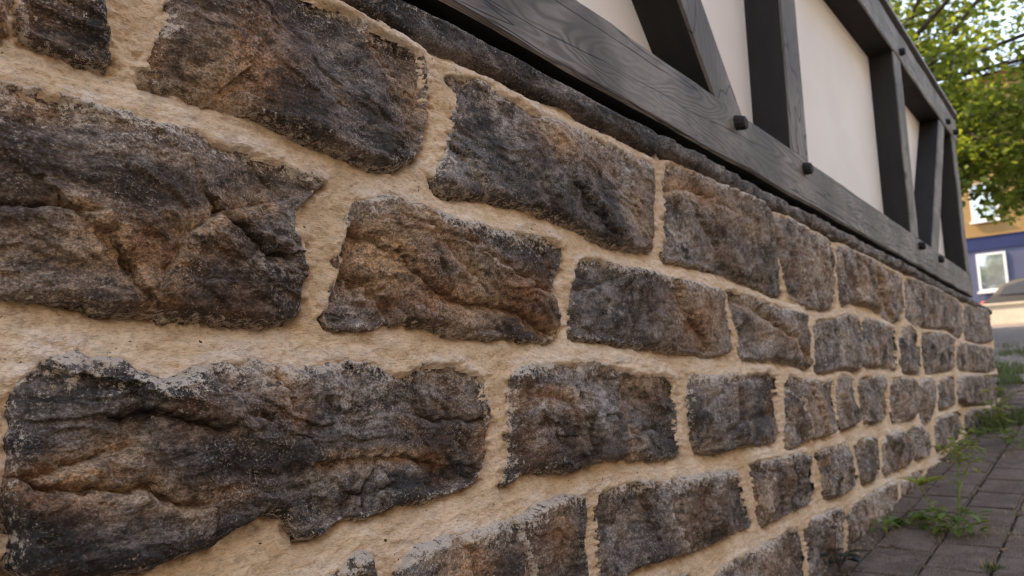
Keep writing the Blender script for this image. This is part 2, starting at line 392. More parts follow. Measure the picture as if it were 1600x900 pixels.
P['d2'] = [(937,767),(965,756),(1000,747),(1035,750),(1080,742),(1120,736),(1155,731),(1162,760),(1170,795),(1178,823),(1150,832),(1120,846),(1080,866),(1040,872),(1000,888),(965,912),(945,912),(937,850),(936,800)]
P['d3'] = [(1172,723),(1215,717),(1266,709),(1268,730),(1276,775),(1250,791),(1215,806),(1195,818),(1186,800),(1180,760)]
P['d4'] = [(1273,708),(1300,699),(1325,694),(1332,720),(1342,746),(1330,761),(1300,776),(1288,771),(1282,730)]
P['d5'] = [(1334,690),(1370,682),(1374,710),(1375,742),(1350,756),(1341,735)]
P['d6'] = [(1378,681),(1410,674),(1420,690),(1427,720),(1400,733),(1379,741)]
P['d7'] = [(1416,672),(1438,665),(1453,685),(1455,705),(1431,718),(1424,695)]
P['d8'] = [(1460,655),(1483,647),(1501,643),(1504,677),(1483,695),(1462,705)]
P['d9'] = [(1506,642),(1533,639),(1556,638),(1552,650),(1526,664),(1509,673)]
P['e0'] = [(1118,898),(1160,871),(1200,851),(1245,823),(1253,840),(1260,890),(1262,925),(1200,960),(1120,1010),(1085,1020),(1090,950)]
P['e1'] = [(1256,818),(1300,798),(1315,795),(1317,840),(1318,880),(1300,905),(1270,925),(1263,880)]
P['e2'] = [(1323,796),(1360,771),(1400,751),(1404,772),(1395,800),(1365,830),(1335,860),(1324,850)]
P['e3'] = [(1408,750),(1440,734),(1444,738),(1436,757),(1415,780),(1409,775)]
P['e4'] = [(1449,731),(1474,714),(1474,722),(1462,742),(1452,750)]
P['e5'] = [(945,935),(1000,908),(1080,890),(1068,930),(1075,1020),(1000,1060),(960,1075),(945,1010)]

POLY = {k: np.array([on_wall(*p) for p in v]) for k, v in P.items()}
for k in POLY: POLY[k][:, 0] = np.minimum(POLY[k][:, 0], S_END)
for k in POLY:
    cs_ = POLY[k][:, 0].mean(); wd = np.ptp(POLY[k][:, 0])
    if cs_ > 1.7:
        POLY[k][:, 0] = np.minimum(cs_ + (POLY[k][:, 0] - cs_) * (1 - .012 / wd), S_END)
        hc_ = POLY[k][:, 1].mean(); POLY[k][:, 1] += .009 * np.tanh((POLY[k][:, 1] - hc_) / .02)
# courses beyond the frame: further along the wall to the near side, and below
def generic(s0, s1, h0, h1, seed):
    rr = random.Random(seed); pts = []; w, h = s1 - s0, h1 - h0
    n = 6
    for i in range(n): pts.append((s0 + w * (i + .5) / n, h1 + rr.uniform(-.012, .006)))
    for i in range(3): pts.append((s1 + rr.uniform(-.01, .006), h1 - h * (i + .5) / 3))
    for i in range(n): pts.append((s1 - w * (i + .5) / n, h0 + rr.uniform(-.006, .012)))
    for i in range(3): pts.append((s0 + rr.uniform(-.006, .01), h0 + h * (i + .5) / 3))
    return np.array(pts)
gi = 0
def fill(sa, sb, h0, h1, seed):
    global gi
    rr = random.Random(seed); s = sb
    while s > sa:
        w = rr.uniform(.26, .42)
        if s - w < sa + .12: w = s - sa
        POLY['g%d' % gi] = generic(s - w, s - .026, h0, h1, seed * 50 + gi); gi += 1; s -= w
fill(-1.45, POLY['a0'][:, 0].min(), .318, .474, 1)
fill(-1.45, POLY['b0'][:, 0].min(), .105, .286, 2)
fill(-1.45, POLY['c_'][:, 0].min(), -.135, .055, 3)
fill(-1.45, POLY['d0'][:, 0].min(), -.325, -.168, 4)
fill(-1.45, POLY['e5'][:, 0].min() - .01, -.50, -.352, 5)
fill(-1.45, 1.75, -.66, -.53, 6)
fill(-1.45, -.2, -.86, -.69, 8)

def chaikin(p):
    q = np.roll(p, -1, 0); return np.stack([.8 * p + .2 * q, .2 * p + .8 * q], 1).reshape(-1, 2)
def poly_sd(S, H, poly):
    """signed distance, positive inside"""
    d2 = np.full(S.shape, 1e9); ins = np.zeros(S.shape, bool)
    a = poly; b = np.roll(poly, -1, 0)
    for (ax, ay), (bx, by) in zip(a, b):
        ex, ey = bx - ax, by - ay; wx, wy = S - ax, H - ay
        t = np.clip((wx * ex + wy * ey) / (ex * ex + ey * ey + 1e-12), 0, 1)
        d2 = np.minimum(d2, (wx - t * ex) ** 2 + (wy - t * ey) ** 2)
        c = ((ay > H) != (by > H))
        if by != ay: ins ^= c & (S < ax + (H - ay) * ex / ey)
    return np.where(ins, 1, -1) * np.sqrt(d2)
def seg_d(S, H, pts):
    d2 = np.full(S.shape, 1e9); side = np.zeros(S.shape)
    for (ax, ay), (bx, by) in zip(pts[:-1], pts[1:]):
        ex, ey = bx - ax, by - ay; wx, wy = S - ax, H - ay
        t = np.clip((wx * ex + wy * ey) / (ex * ex + ey * ey + 1e-12), 0, 1)
        dd = (wx - t * ex) ** 2 + (wy - t * ey) ** 2
        cr = (ex * wy - ey * wx)
        side = np.where(dd < d2, np.sign(cr), side); d2 = np.minimum(d2, dd)
    return np.sqrt(d2), side
# creases: polyline (px), half width m, depth m, one-sided step m, tint ('', 'o' rust, 'l' lime)
CREASE = {
 'a2': [([(585,62),(610,110),(640,150),(664,178)], .007, .010, .006, 'o'), ([(405,60),(380,110),(335,150)], .02, .004, .003, 'o')],
 'a3': [([(765,312),(740,262),(712,228)], .006, .012, .004, 'l'), ([(895,290),(925,330),(968,388)], .008, .009, -.006, ''), ([(958,240),(960,300),(975,385)], .004, .004, .004, 'o'), ([(830,185),(850,240),(870,260)], .01, .005, .004, '')],
 'a4': [([(1040,300),(1070,296),(1105,312),(1140,335)], .008, .006, .005, 'o'), ([(1090,335),(1115,370),(1128,405)], .010, .007, -.004, '')],
 'a5': [([(1270,372),(1270,420),(1262,470)], .02, .010, .008, ''), ([(1240,360),(1250,400)], .02, .008, 0, '')],
 'a6': [([(1340,405),(1352,440),(1372,480)], .02, .010, .008, 'o'), ([(1370,415),(1380,450),(1395,492)], .02, .010, -.01, 'o')],
 'b0': [([(-60,318),(60,326),(140,334)], .004, .008, .006, ''), ([(345,332),(375,372),(402,398),(440,396)], .005, .011, -.008, ''), ([(258,425),(285,370),(340,332),(420,318)], .008, .003, .007, 'o'), ([(120,335),(170,380),(210,420),(240,470)], .010, .006, -.005, 'o'), ([(405,340),(410,395)], .008, .004, .003, '')],
 'b1': [([(530,428),(575,448),(620,482)], .010, .012, .004, 'o'), ([(560,360),(620,390),(665,450),(720,470),(800,480),(876,522)], .010, .009, -.006, 'o'), ([(720,375),(770,410),(820,440),(868,462)], .008, .010, .006, 'o'), ([(640,330),(700,400),(740,440)], .012, .004, .004, 'o')],
 'b2': [([(1045,440),(1060,480),(1110,545)], .008, .006, -.005, 'o'), ([(985,425),(975,470),(990,535)], .008, .005, .004, ''), ([(900,455),(935,448),(975,430)], .005, .004, .002, '')],
 'b3': [([(1150,470),(1200,500),(1262,560)], .012, .008, .006, 'o'), ([(1190,480),(1225,520)], .012, .006, -.004, '')],
 'c0': [([(190,645),(265,642),(340,668)], .006, .014, -.008, ''), ([(40,745),(110,728),(205,698)], .007, .008, .004, 'o'), ([(5,752),(70,768),(150,774),(215,766),(300,792)], .007, .014, .006, 'o'), ([(578,806),(590,760),(600,735)], .005, .010, .005, ''), ([(672,652),(720,662),(770,658)], .004, .008, .004, ''), ([(500,722),(560,716),(640,712),(700,722)], .006, .006, -.006, 'o'), ([(330,590),(370,640),(420,660)], .02, .006, .004, ''), ([(410,556),(425,600),(455,640)], .010, .007, .003, 'o'), ([(225,640),(215,600),(150,590)], .02, .004, .005, ''), ([(480,560),(470,640),(480,700)], .006, .002, .003, ''), ([(540,808),(560,780),(620,765)], .01, .006, .004, '')],
 'c1': [([(985,576),(975,640),(985,716)], .008, .006, .005, 'o'), ([(805,625),(860,622),(890,632)], .012, .006, .003, 'o'), ([(905,570),(900,640),(930,715)], .012, .006, -.004, ''), ([(985,680),(1030,672),(1066,690)], .006, .005, .003, '')],
 'c2': [([(1090,640),(1130,600),(1200,590)], .012, .005, .003, ''), ([(1100,700),(1150,660),(1212,650)], .012, .005, .004, '')],
 'c3': [([(1230,600),(1255,640),(1270,680)], .015, .008, .005, 'l'), ([(1262,600),(1280,650),(1285,675)], .015, .008, -.005, 'o')],
 'd1': [([(705,835),(725,870),(735,920),(760,990)], .012, .006, .004, 'o'), ([(800,815),(820,880),(840,960)], .012, .006, -.004, 'l')],
 'd2': [([(985,755),(970,800),(965,870)], .006, .005, .004, 'l'), ([(1050,752),(1045,800),(1075,860)], .010, .008, .006, 'l'), ([(1110,738),(1100,790),(1115,845)], .012, .008, -.006, ''), ([(1000,755),(1020,800),(1030,868)], .008, .005, -.003, '')],
 'd3': [([(1180,740),(1230,735),(1270,750)], .01, .005, .003, '')],
}
# stains and worn patches: centre px, radii px, strength
ORANGE = {'a0': [(10,20,40,60,.8)], 'a1': [(40,20,25,50,.5)], 'a2': [(385,95,45,55,1.0),(345,145,35,30,.9),(245,95,22,45,.6),(650,150,18,40,.7)],
 'a3': [(865,215,40,30,.9),(1000,330,30,60,.5),(930,250,50,30,.4)], 'a4': [(1080,300,60,20,1.0),(1150,345,40,30,.5)], 'a5': [(1275,420,25,40,.45)], 'a6': [(1345,450,20,30,.6),(1385,440,20,25,.5)],
 'b0': [(190,385,90,40,.85),(40,160,60,25,.7),(300,370,60,40,.35),(-60,400,80,40,.5)], 'b1': [(600,400,60,55,1.0),(690,470,80,35,.9),(820,450,55,25,.9),(640,345,40,25,.6),(560,440,30,30,.7)],
 'b2': [(1090,500,50,50,.8)], 'b3': [(1215,520,35,25,.5)], 'c0': [(432,590,22,45,1.1),(110,740,95,22,.9),(610,716,80,14,.9),(755,690,16,40,.6),(330,770,60,20,.4)],
 'c1': [(860,620,45,18,1.0),(1020,600,40,30,.5),(830,690,25,40,.4)], 'd1': [(720,890,40,70,1.0),(860,830,30,50,.6)], 'd2': [(1080,800,40,30,.35)], 'd3': [(1190,780,25,35,.6)],
 'c3': [(1270,640,20,30,.5)], 'e0': [(1200,890,50,30,.4)], 'e2': [(1360,805,30,25,.5)]}
PALE = {'a3': [(780,175,50,40,.8),(745,260,30,30,.3),(980,270,35,40,.6)], 'a4': [(1062,370,32,45,.9)], 'c0': [(570,620,110,55,.8),(560,740,80,30,.8),(390,590,30,25,.7),(690,600,60,40,.6),(360,600,40,30,.5)], 'c1': [(920,620,45,60,.7),(840,650,40,40,.6)], 'b0': [(250,250,120,30,.35),(440,330,40,30,.5)], 'b1': [(740,400,50,25,.6),(560,490,30,20,.7),(660,480,30,20,.5)],
 'b2': [(960,460,50,40,.4)], 'a7': [(1425,470,14,30,1.0)], 'b3': [(1180,480,40,25,.6)], 'c2': [(1110,620,30,30,.5)], 'd3': [(1235,770,35,25,.6)], 'a2': [(560,110,70,40,.4),(420,60,40,40,.3)], 'd2': [(970,840,20,60,.7),(1040,790,25,50,.5)], 'd1': [(660,870,35,40,.5)], 'a8': [(1530,500,20,30,.5)]}
TONE = {'a0': .9, 'a1': .3, 'a2': .5, 'a3': .05, 'a4': .2, 'b0': .95, 'b1': .6, 'b2': .1, 'b3': .1, 'c0': .1, 'c1': .25, 'c2': .1, 'd1': .3, 'd2': .6, 'd3': .2, 'd4': .6}
def blobs(S, H, lst):
    v = np.zeros(S.shape)
    for (px, py, rx, ry, k) in lst:
        s, h = on_wall(px, py); a, b = px_per_m(s, h)
        q = ((S - s) / (rx / a)) ** 2 + ((H - h) / (ry / b)) ** 2
        v = np.maximum(v, k * np.exp(-q * .9))
    return v

def stone_field(key, S, H, poly, seed):
    sd = poly_sd(S, H, poly)
    if key[0] == 'k': return sd + .0012 * fbm(S * 14, H * 60, 3, seed + 1) + .0008 * fbm(S * 130, H * 130, 2, seed + 2)
    sd = sd + (.0035 if poly[:, 0].mean() > 1.4 else .003)
    sd = sd + .0042 * fbm(S * 26, H * 26, 2, seed + 1) + .0016 * fbm(S * 95, H * 95, 3, seed + 2)
    return sd
def build_stone(key, poly0, coping=False):
    seed = sum(ord(c) * (i + 3) for i, c in enumerate(key)) * 7
    rr = random.Random(seed)
    poly = chaikin(poly0)
    s0, h0 = poly.min(0) - .014; s1, h1 = poly.max(0) + .014
    cs, ch = poly0.mean(0)
    near_s = np.clip(cs, .25, None)
    pa, pb = px_per_m(near_s, np.clip(ch, -.5, .6))
    inframe = not key.startswith('g')
    step = 1.9 if inframe else 5.0
    ds = np.clip(step / pa, .0011, .012); dh = np.clip(step / pb, .0011, .008)
    if coping: dh = min(dh, .0025)
    ns, nh = int((s1 - s0) / ds) + 2, int((h1 - h0) / dh) + 2
    H, S = np.meshgrid(np.linspace(h0, h1, nh), np.linspace(s0, s1, ns), indexing='ij')
    sd = stone_field(key, S, H, poly, seed)
    ox = seed * .137
    # body: proud rounded face with tilt, rolling relief, chisel facets and fine layered grain
    wS = S + .018 * fbm(S * 9 + ox, H * 9, 2, seed + 5); wH = H + .018 * fbm(S * 9, H * 9 + ox, 2, seed + 6)
    rgh = {'a2': .7, 'a3': .8, 'b0': .85, 'b1': 1.1, 'c0': 1.0, 'c1': 1.1, 'b2': .6}.get(key, rr.uniform(.5, 1.1))
    rise = rr.uniform(.0165, .0205) - .003 * (cs > 1.8) if not coping else .020
    edge_soft = .0026 + .0030 * sstep(-.4, .6, fbm(S * 10 + ox, H * 10, 2, seed + 3))
    z = -.013 + rise * (1 - np.exp(-np.maximum(sd, -.02) / edge_soft))
    z = np.where(sd < 0, -.013 + 1.6 * sd, z)
    # cleft facets: soft minimum of random planes through the face
    ext = poly0.max(0) - poly0.min(0); acc = np.zeros(S.shape); kk = 1400.
    for _ in range(9):
        pc = (cs + rr.uniform(-.55, .55) * ext[0], ch + rr.uniform(-.55, .55) * ext[1])
        sl = (rr.uniform(-.22, .22), rr.uniform(-.30, .30)); off_ = rr.uniform(0, .008)
        acc += np.exp(-kk * (off_ + sl[0] * (wS - pc[0]) + sl[1] * (wH - pc[1])))
    facet = -np.log(acc) / kk
    facet = np.clip(facet - np.median(facet[sd > 0]) if (sd > 0).any() else facet, -.012, .010 - .005 * (cs > 1.8))
    if coping: facet *= .15
    inner = sstep(0, .014, sd)
    roll = fbm(wS * 5.5 + ox, wH * 8, 3, seed + 7)
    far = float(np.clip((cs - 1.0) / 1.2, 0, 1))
    ang = rr.uniform(-.5, .5) if cs > 1.2 else rr.uniform(-.9, .9)
    u = (wS * math.cos(ang) + wH * math.sin(ang)); v = (-wS * math.sin(ang) + wH * math.cos(ang))
    chis = ridge(u * 15 + ox, v * 5.5, 2, seed + 8)
    lay = fbm(wS * 22, wH * 75 + ox, 4, seed + 9, .6)
    if coping: lay = fbm(wS * 26, wH * 150 + ox, 4, seed + 9, .65)
    grain = fbm(S * 190, H * 260, 3, seed + 10, .62)
    q = fbm(wS * 6.5 + 4.2, wH * 11 + ox + .35 * wS * 11, 4, seed + 12, .42) * 2.4
    plate = (np.floor(q) + sstep(.80, 1.0, q - np.floor(q))) * .0052                 # broken cleavage plates
    q2 = fbm(wS * 17 + 9.2, wH * 34 + ox, 4, seed + 27, .5) * 2.2
    plate = plate + (np.floor(q2) + sstep(.72, 1.0, q2 - np.floor(q2))) * .0013
    if coping: plate *= .4; roll = roll * .4
    z = z + inner * plate * rgh
    z = z + inner * (.0048 * roll + (.0024 + .0095 * far) * chis + .0017 * rgh * lay + facet)
    z = z + sstep(-.002, .008, sd) * .0007 * grain
    z = z + inner * (rr.uniform(-.02, .02) * (S - cs) + rr.uniform(-.03, .03) * (H - ch))
    orange = np.clip(1.25 * blobs(S, H, ORANGE.get(key, [])), 0, 1.2); pale = 1.25 * blobs(S, H, PALE.get(key, []))
    if not inframe or key not in ORANGE:
        m = fbm(S * 8 + 31 + ox, H * 11, 3, seed + 13); orange = np.maximum(orange, sstep(.35, .8, m) * rr.uniform(.2, .9))
        m = fbm(S * 9 + 51 + ox, H * 11, 3, seed + 14); pale = np.maximum(pale, sstep(.35, .8, m) * rr.uniform(.2, .7))
    pale = np.maximum(pale, {'a3': .35, 'a4': .4, 'b2': .3, 'b3': .4, 'c1': .15}.get(key, 0) * sstep(-.5, .5, fbm(S * 7 + 15, H * 7 + ox, 3, seed + 44)))
    m = fbm(S * 6 + 71, H * 9 + ox, 4, seed + 15, .6); orange = np.maximum(orange, .26 * sstep(.15, .7, m))
    pale = np.maximum(pale, far * (.30 + .55 * sstep(.3, 1.0, chis) * sstep(-.2, .5, roll)))  # far stones lightened for grazing light, ridge crests coloured as if lit
    orange = np.maximum(orange, far * .55 * sstep(.2, .9, fbm(u * 9 + 7, v * 4 + ox, 3, seed + 18)))
    lime = far * .45 * sstep(.62, 1.05, ridge(u * 8 + ox + 3, v * 3.2, 2, seed + 19))  # pale streaks on far stones stand in for relief shading
    warp = .006 * fbm(S * 40, H * 40, 3, seed + 20)
    for (pts, w, dep, stp, tint) in CREASE.get(key, []):
        q = np.array([on_wall(*p) for p in pts])
        d, side = seg_d(S + warp, H + warp * .8, q)
        z = z - inner * (1.25 * dep * np.exp(-(d / (w * .8)) ** 1.5) + 1.3 * stp * side * np.exp(-d / (w * 5)))
        if tint == 'o': orange = np.maximum(orange, .85 * np.exp(-(d / (w * 2.0)) ** 2))
        if tint == 'l': lime = np.maximum(lime, .8 * np.exp(-(d / (w * .9)) ** 2))
    gh, gs = np.gradient(sd, dh, ds)
    topw = np.clip(-gh, 0, 1)                                          # near an upper edge the sd falls upwards
    lw = .008 + .016 * topw + .012 * np.clip(fbm(S * 14, H * 14, 2, seed + 16), 0, 1)
    lime = np.maximum(lime, np.exp(-np.maximum(sd, 0) / lw) * (.64 + .42 * topw))
    if coping: lime *= .35; orange *= .25
    tone = TONE.get(key, rr.uniform(.35, .9)); 
    if coping: tone = 0.0
    if far > 0 and not coping:                                          # further along, the ends of the stones die into flush pointing
        psd = poly_sd(S, H, poly); lat = np.clip(np.abs(np.gradient(psd, ds, axis=1)), 0, 1) * np.exp(-np.maximum(sd, 0) / .022)
        z = z - far * .0085 * lat; lime = np.maximum(lime, far * .75 * lat * np.exp(-np.maximum(sd, 0) / .014))
    keepv = sd > -.012
    keep = keepv[:-1, :-1] & keepv[1:, :-1] & keepv[:-1, 1:] & keepv[1:, 1:]
    V = np.stack([z.ravel(), (S - cs).ravel(), (H - ch).ravel()], 1)
    # quads run (s, h): wind so that normals face +X
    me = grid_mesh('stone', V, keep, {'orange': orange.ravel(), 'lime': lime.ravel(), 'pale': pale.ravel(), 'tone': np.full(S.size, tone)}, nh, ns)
    name = 'coping_stone' if coping else 'stone'
    o = link(name, me, wall, [STONE]); o.location = Vector((0, cs, ch)) - wall.location
    return o
for key, poly in POLY.items(): build_stone(key, poly)

# coping course under the timber
COPE_J = [-1.45, -.55, .12, .62, 1.395, 2.2, 2.95, 3.9, 4.6, 5.5, 6.2, S_END]
rc = random.Random(5); cope_polys = []
for i, (a, b) in enumerate(zip(COPE_J[:-1], COPE_J[1:])):
    n = 14; top = [(a + (b - a) * (k + .2) / n, .545 + rc.uniform(-.003, .003)) for k in range(n)]
    bot = [(b - (b - a) * (k + .2) / n, .497 + rc.uniform(-.003, .003)) for k in range(n)]
    poly = np.array(top + [(b - .002, .543), (b - .002, .50)] + bot + [(a + .002, .50), (a + .002, .543)])
    cope_polys.append(poly); build_stone('k%d' % i, poly, True)

# mortar: one sheet filling every joint, pressed back under the stones and smeared up on their shoulders
pxs = np.arange(-400, 1556, 2.4)
scol = np.array([on_wall(p, 560)[0] for p in pxs]); scol = scol[(scol > -.2) & (scol < S_END)]
scol = np.concatenate([np.arange(-1.47, scol.min() - .002, .006), scol, [S_END]])
hrow = np.arange(-.93, .512, .0024)
HM, SM = np.meshgrid(hrow, scol, indexing='ij')
D = np.full(HM.shape, -.2)
for key, poly0 in list(POLY.items()) + [('k%d' % i, p) for i, p in enumerate(cope_polys)]:
    seed = sum(ord(c) * (i + 3) for i, c in enumerate(key)) * 7
    poly = chaikin(poly0); lo = poly.min(0) - .07; hi = poly.max(0) + .07
    c0, c1 = np.searchsorted(scol, [lo[0], hi[0]]); r0, r1 = np.searchsorted(hrow, [lo[1], hi[1]])
    if c1 - c0 < 1 or r1 - r0 < 1: continue
    sub = stone_field(key, SM[r0:r1, c0:c1], HM[r0:r1, c0:c1], poly, seed)
    D[r0:r1, c0:c1] = np.maximum(D[r0:r1, c0:c1], sub)
gh = np.gradient(D, hrow, axis=0)
gh = np.clip(gh, -1, 1)                    # > 0: the nearest stone lies above
e = np.maximum(-D, 0)
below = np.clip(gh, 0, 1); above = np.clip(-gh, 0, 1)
n1 = fbm(SM * 11, HM * 16, 3, 301); n2 = fbm(SM * 45, HM * 70, 3, 302, .6); n3 = fbm(SM * 160, HM * 220, 2, 303)
crev = below * np.exp(-e / .0055) * sstep(-.5, .5, fbm(SM * 6, HM * 6, 2, 304) + .25)
zm = -.0065 + .0030 * n1 + .0018 * n2 + .0007 * n3 - .030 * crev + .0045 * above * np.exp(-e / .012)
zm = zm + .0018 + .0045 * sstep(1.3, 2.8, SM)
zm = np.where(D > .006, zm - 1.2 * (D - .006), zm)
lime = above * np.exp(-e / .014) * (.65 + .6 * n1) + .35 * np.exp(-e / .010) * sstep(.0, .5, n1)
lime = np.clip(lime + .25 * sstep(.25, .6, fbm(SM * 4, HM * 14, 3, 306)), 0, 1)
under_shade = np.clip(below * np.exp(-e / .008) * (1.0 + .8 * n2), 0, 1)  # brown darkening under each stone, standing in for the shade there
zgrid = zg(SM)
kv = (D < .015) & (HM > zgrid - .05)
keep = kv[:-1, :-1] & kv[1:, :-1] & kv[:-1, 1:] & kv[1:, 1:]
V = np.stack([zm.ravel(), SM.ravel() - 3.0, HM.ravel() + .46], 1)
me = grid_mesh('mortar', V, keep, {'lime': lime.ravel(), 'under_shade': under_shade.ravel()}, len(hrow), len(scol))
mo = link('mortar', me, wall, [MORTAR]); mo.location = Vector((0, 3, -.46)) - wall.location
# the body of the wall behind the facing
bm = bmesh.new()
add_box(bm, -.50, -.045, -1.47, S_END - .01, -1.0, .498)
co = bm_obj('wall_core', bm, [MORTAR], wall); co.location = -wall.location
bm = bmesh.new(); add_box(bm, -.30, -.085, -1.47, 5.93, .4985, .5735)  # bears the sill; its black face paints the gap's shade
co = bm_obj('shade_bearing_strip', bm, [BLACK], wall); co.location = -wall.location

# ---------------------------------------------------------------- timber frame above the wall
frame = empty('timber_frame_parapet', (-.1, 2.2, .574))
tag(frame, 'half timbered parapet of dark weathered beams with white plaster panels on stone wall', 'parapet')
def beam(name, a, b, half, depth, x_front, front_mat, seed=0, parent=frame, seg=.08):
    """a, b: (s, h) ends of the centre line on the face; half: half the face width"""
    rr = random.Random(seed)
    a = np.array(a, float); b = np.array(b, float); L = np.linalg.norm(b - a); t = (b - a) / L; nrm = np.array([-t[1], t[0]])
    n = max(2, int(L / seg)); c = .006
    prof = [(x_front, -half + c), (x_front, half - c), (x_front - c, half), (x_front - depth + c, half), (x_front - depth, half - c), (x_front - depth, -half + c), (x_front - depth + c, -half), (x_front - c, -half)]
    bm = bmesh.new(); rings = []
    for i in range(n + 1):
        p = a + t * L * i / n; w = [.0016 * math.sin(i * .9 + seed + k * 1.7) + rr.uniform(-.0008, .0008) for k in range(8)]
        ring = []
        for k, (x, y) in enumerate(prof):
            q = p + nrm * (y + (w[k] if k in (2, 7, 1, 0) else 0)); ring.append(bm.verts.new((x + (w[k] * .6 if k in (0, 1) else 0), q[0], q[1])))
        rings.append(ring)
    for r0, r1 in zip(rings[:-1], rings[1:]):
        for k in range(8):
            f = bm.faces.new((r0[k], r0[(k + 1) % 8], r1[(k + 1) % 8], r1[k])); f.material_index = 0 if k in (0, 1, 7) else 1  # front faces take the grey oak, the others the near-black oak
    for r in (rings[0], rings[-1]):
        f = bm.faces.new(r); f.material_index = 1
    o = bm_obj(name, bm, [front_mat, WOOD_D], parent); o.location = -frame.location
    return o
beam('sill_beam', (-1.5, .652), (4.50, .652), .0775, .16, .0, WOOD_Y, 1)
beam('sill_beam', (4.505, .652), (5.945, .652), .0765, .16, -.002, WOOD_Y, 2)
beam('top_rail', (-1.5, 1.773), (5.99, 1.773), .0865, .16, .0, WOOD_Y, 3)
for i, (s, w) in enumerate([(-1.2, .08), (.42, .08), (2.38, .080), (4.125, .085), (5.845, .08)]):
    beam('post', (s, .7305), (s, 1.6855), w, .15, -.004, WOOD_Z, 10 + i)
beam('brace', (1.862, .687), (.876, 1.774), .068, .14, -.008, WOOD_Z, 21)
beam('brace', (4.655, .687), (5.485, 1.755), .078, .14, -.008, WOOD_Z, 22)
for i, (a, b) in enumerate([(-1.12, .34), (.50, 2.30), (2.46, 4.04), (4.21, 5.765)]):
    p = box_obj('plaster_panel', -.15, -.122, a - .03, b + .03, .72, 1.70, [PLASTER], frame); p.location = Vector(p.location) - frame.location
# oak pegs
def peg(s, h, seed, r=.021):
    rr = random.Random(seed); bm = bmesh.new(); rings = []
    L = .026 + rr.uniform(-.004, .006); tx, ty = rr.uniform(-.004, .004), rr.uniform(-.006, .002)
    for (x, k) in ((-.03, 1), (L * .55, .97), (L * .9, .86), (L, .66)):
        rings.append([bm.verts.new((x, tx * x / L + r * k * math.cos(j * math.tau / 10 + .3) * (1 + .06 * math.sin(j * 2.3)), ty * x / L + r * k * math.sin(j * math.tau / 10 + .3))) for j in range(10)])
    for a, b in zip(rings[:-1], rings[1:]):
        for j in range(10): bm.faces.new((a[j], a[(j + 1) % 10], b[(j + 1) % 10], b[j]))
    bm.faces.new(rings[-1]); bm.faces.new(rings[0])
    bm_obj('peg', bm, [WOOD_D], frame, loc=Vector((0, s, h)) - frame.location)
for i, (s, h) in enumerate([(1.84, .692), (2.39, .690), (4.18, .687), (4.73, .688), (4.20, 1.733), (5.58, 1.735), (5.87, 1.735), (2.38, 1.735), (.95, 1.735), (.42, .69)]): peg(s, h, 40 + i)
# cap: dark fascia strip and a lighter board on top
METAL = mat_simple('grey_cap_metal', (.22, .215, .21), .5, .15, 12, spec=.5)
p = box_obj('fascia_strip', -.17, -.012, -1.5, 6.0, 1.861, 1.892, [WOOD_D], frame); p.location = Vector(p.location) - frame.location
p = box_obj('cap_board', -.20, .014, -1.5, 6.03, 1.893, 1.912, [METAL], frame, .003); p.location = Vector(p.location) - frame.location
terr = box_obj('terrace', -4.5, -.16, -1.47, S_END - .02, .42, .5, [FARPAVE])
tag(terr, 'paved terrace floor behind the timber parapet', 'terrace', kind='structure')
terr_fill = box_obj('terrace_ground', -4.5, -.52, -1.45, S_END - .04, -1.4, .41, [EARTH]); tag(terr_fill, 'earth bank under the terrace', 'ground', kind='structure')

# ---------------------------------------------------------------- plants
def leaf_geo(bm, base, d, up_, L, W, droop, lay, r, fold=.25, lobes=0):
    """a leaf blade of a few quads along direction d"""
    d = d.normalized(); side = d.cross(up_).normalized(); nrm = side.cross(d)
    prof = [(0, .06), (.22, .75), (.5, 1.0), (.78, .62), (1, .02)]
    rows = []
    for (t, w) in prof:
        c = base + d * (L * t) + nrm * (-droop * L * t * t)
        if lobes: w *= 1 + .25 * math.sin(t * 21)
        vsr = [bm.verts.new(c - side * (W * w / 2) + nrm * (W * w * fold)), bm.verts.new(c), bm.verts.new(c + side * (W * w / 2) + nrm * (W * w * fold))]
        for v in vsr: v[lay] = r
        rows.append(vsr)
    for a, b in zip(rows[:-1], rows[1:]):
        bm.faces.new((a[0], a[1], b[1], b[0])); bm.faces.new((a[1], a[2], b[2], b[1]))
def tube(bm, pts, rad, n=6, lay=None, r=.5, mi=0):
    rings = []
    for i, p in enumerate(pts):
        p = Vector(p); t = (Vector(pts[min(i + 1, len(pts) - 1)]) - Vector(pts[max(i - 1, 0)])).normalized()
        a = t.orthogonal().normalized() if i == 0 else (a - t * a.dot(t)).normalized()
        b = t.cross(a); rr_ = rad[i] if hasattr(rad, '__len__') else rad
        ring = [bm.verts.new(p + (a * math.cos(k * math.tau / n) + b * math.sin(k * math.tau / n)) * rr_) for k in range(n)]
        if lay is not None:
            for v in ring: v[lay] = r
        rings.append(ring)
    for p, q in zip(rings[:-1], rings[1:]):
        for k in range(n):
            f = bm.faces.new((p[k], p[(k + 1) % n], q[(k + 1) % n], q[k])); f.material_index = mi
    bm.faces.new(rings[0]); bm.faces.new(rings[-1])
    return rings
L_GREEN = mat_leaf('weed_leaf', (.075, .13, .022), (.20, .25, .045), .3)
L_YELL = mat_leaf('young_weed_leaf', (.16, .22, .03), (.36, .36, .07), .35)
L_DARK = mat_leaf('dark_leaf', (.012, .018, .012), (.028, .035, .022), .1)
STEM = mat_simple('green_stem', (.13, .17, .035), .6, .3, 30)
STEM_R = mat_simple('reddish_stem', (.06, .028, .024), .6, .3, 30)
DRY = mat_simple('dry_grass', (.30, .22, .12), .8, .4, 40)
Z = Vector((0, 0, 1))
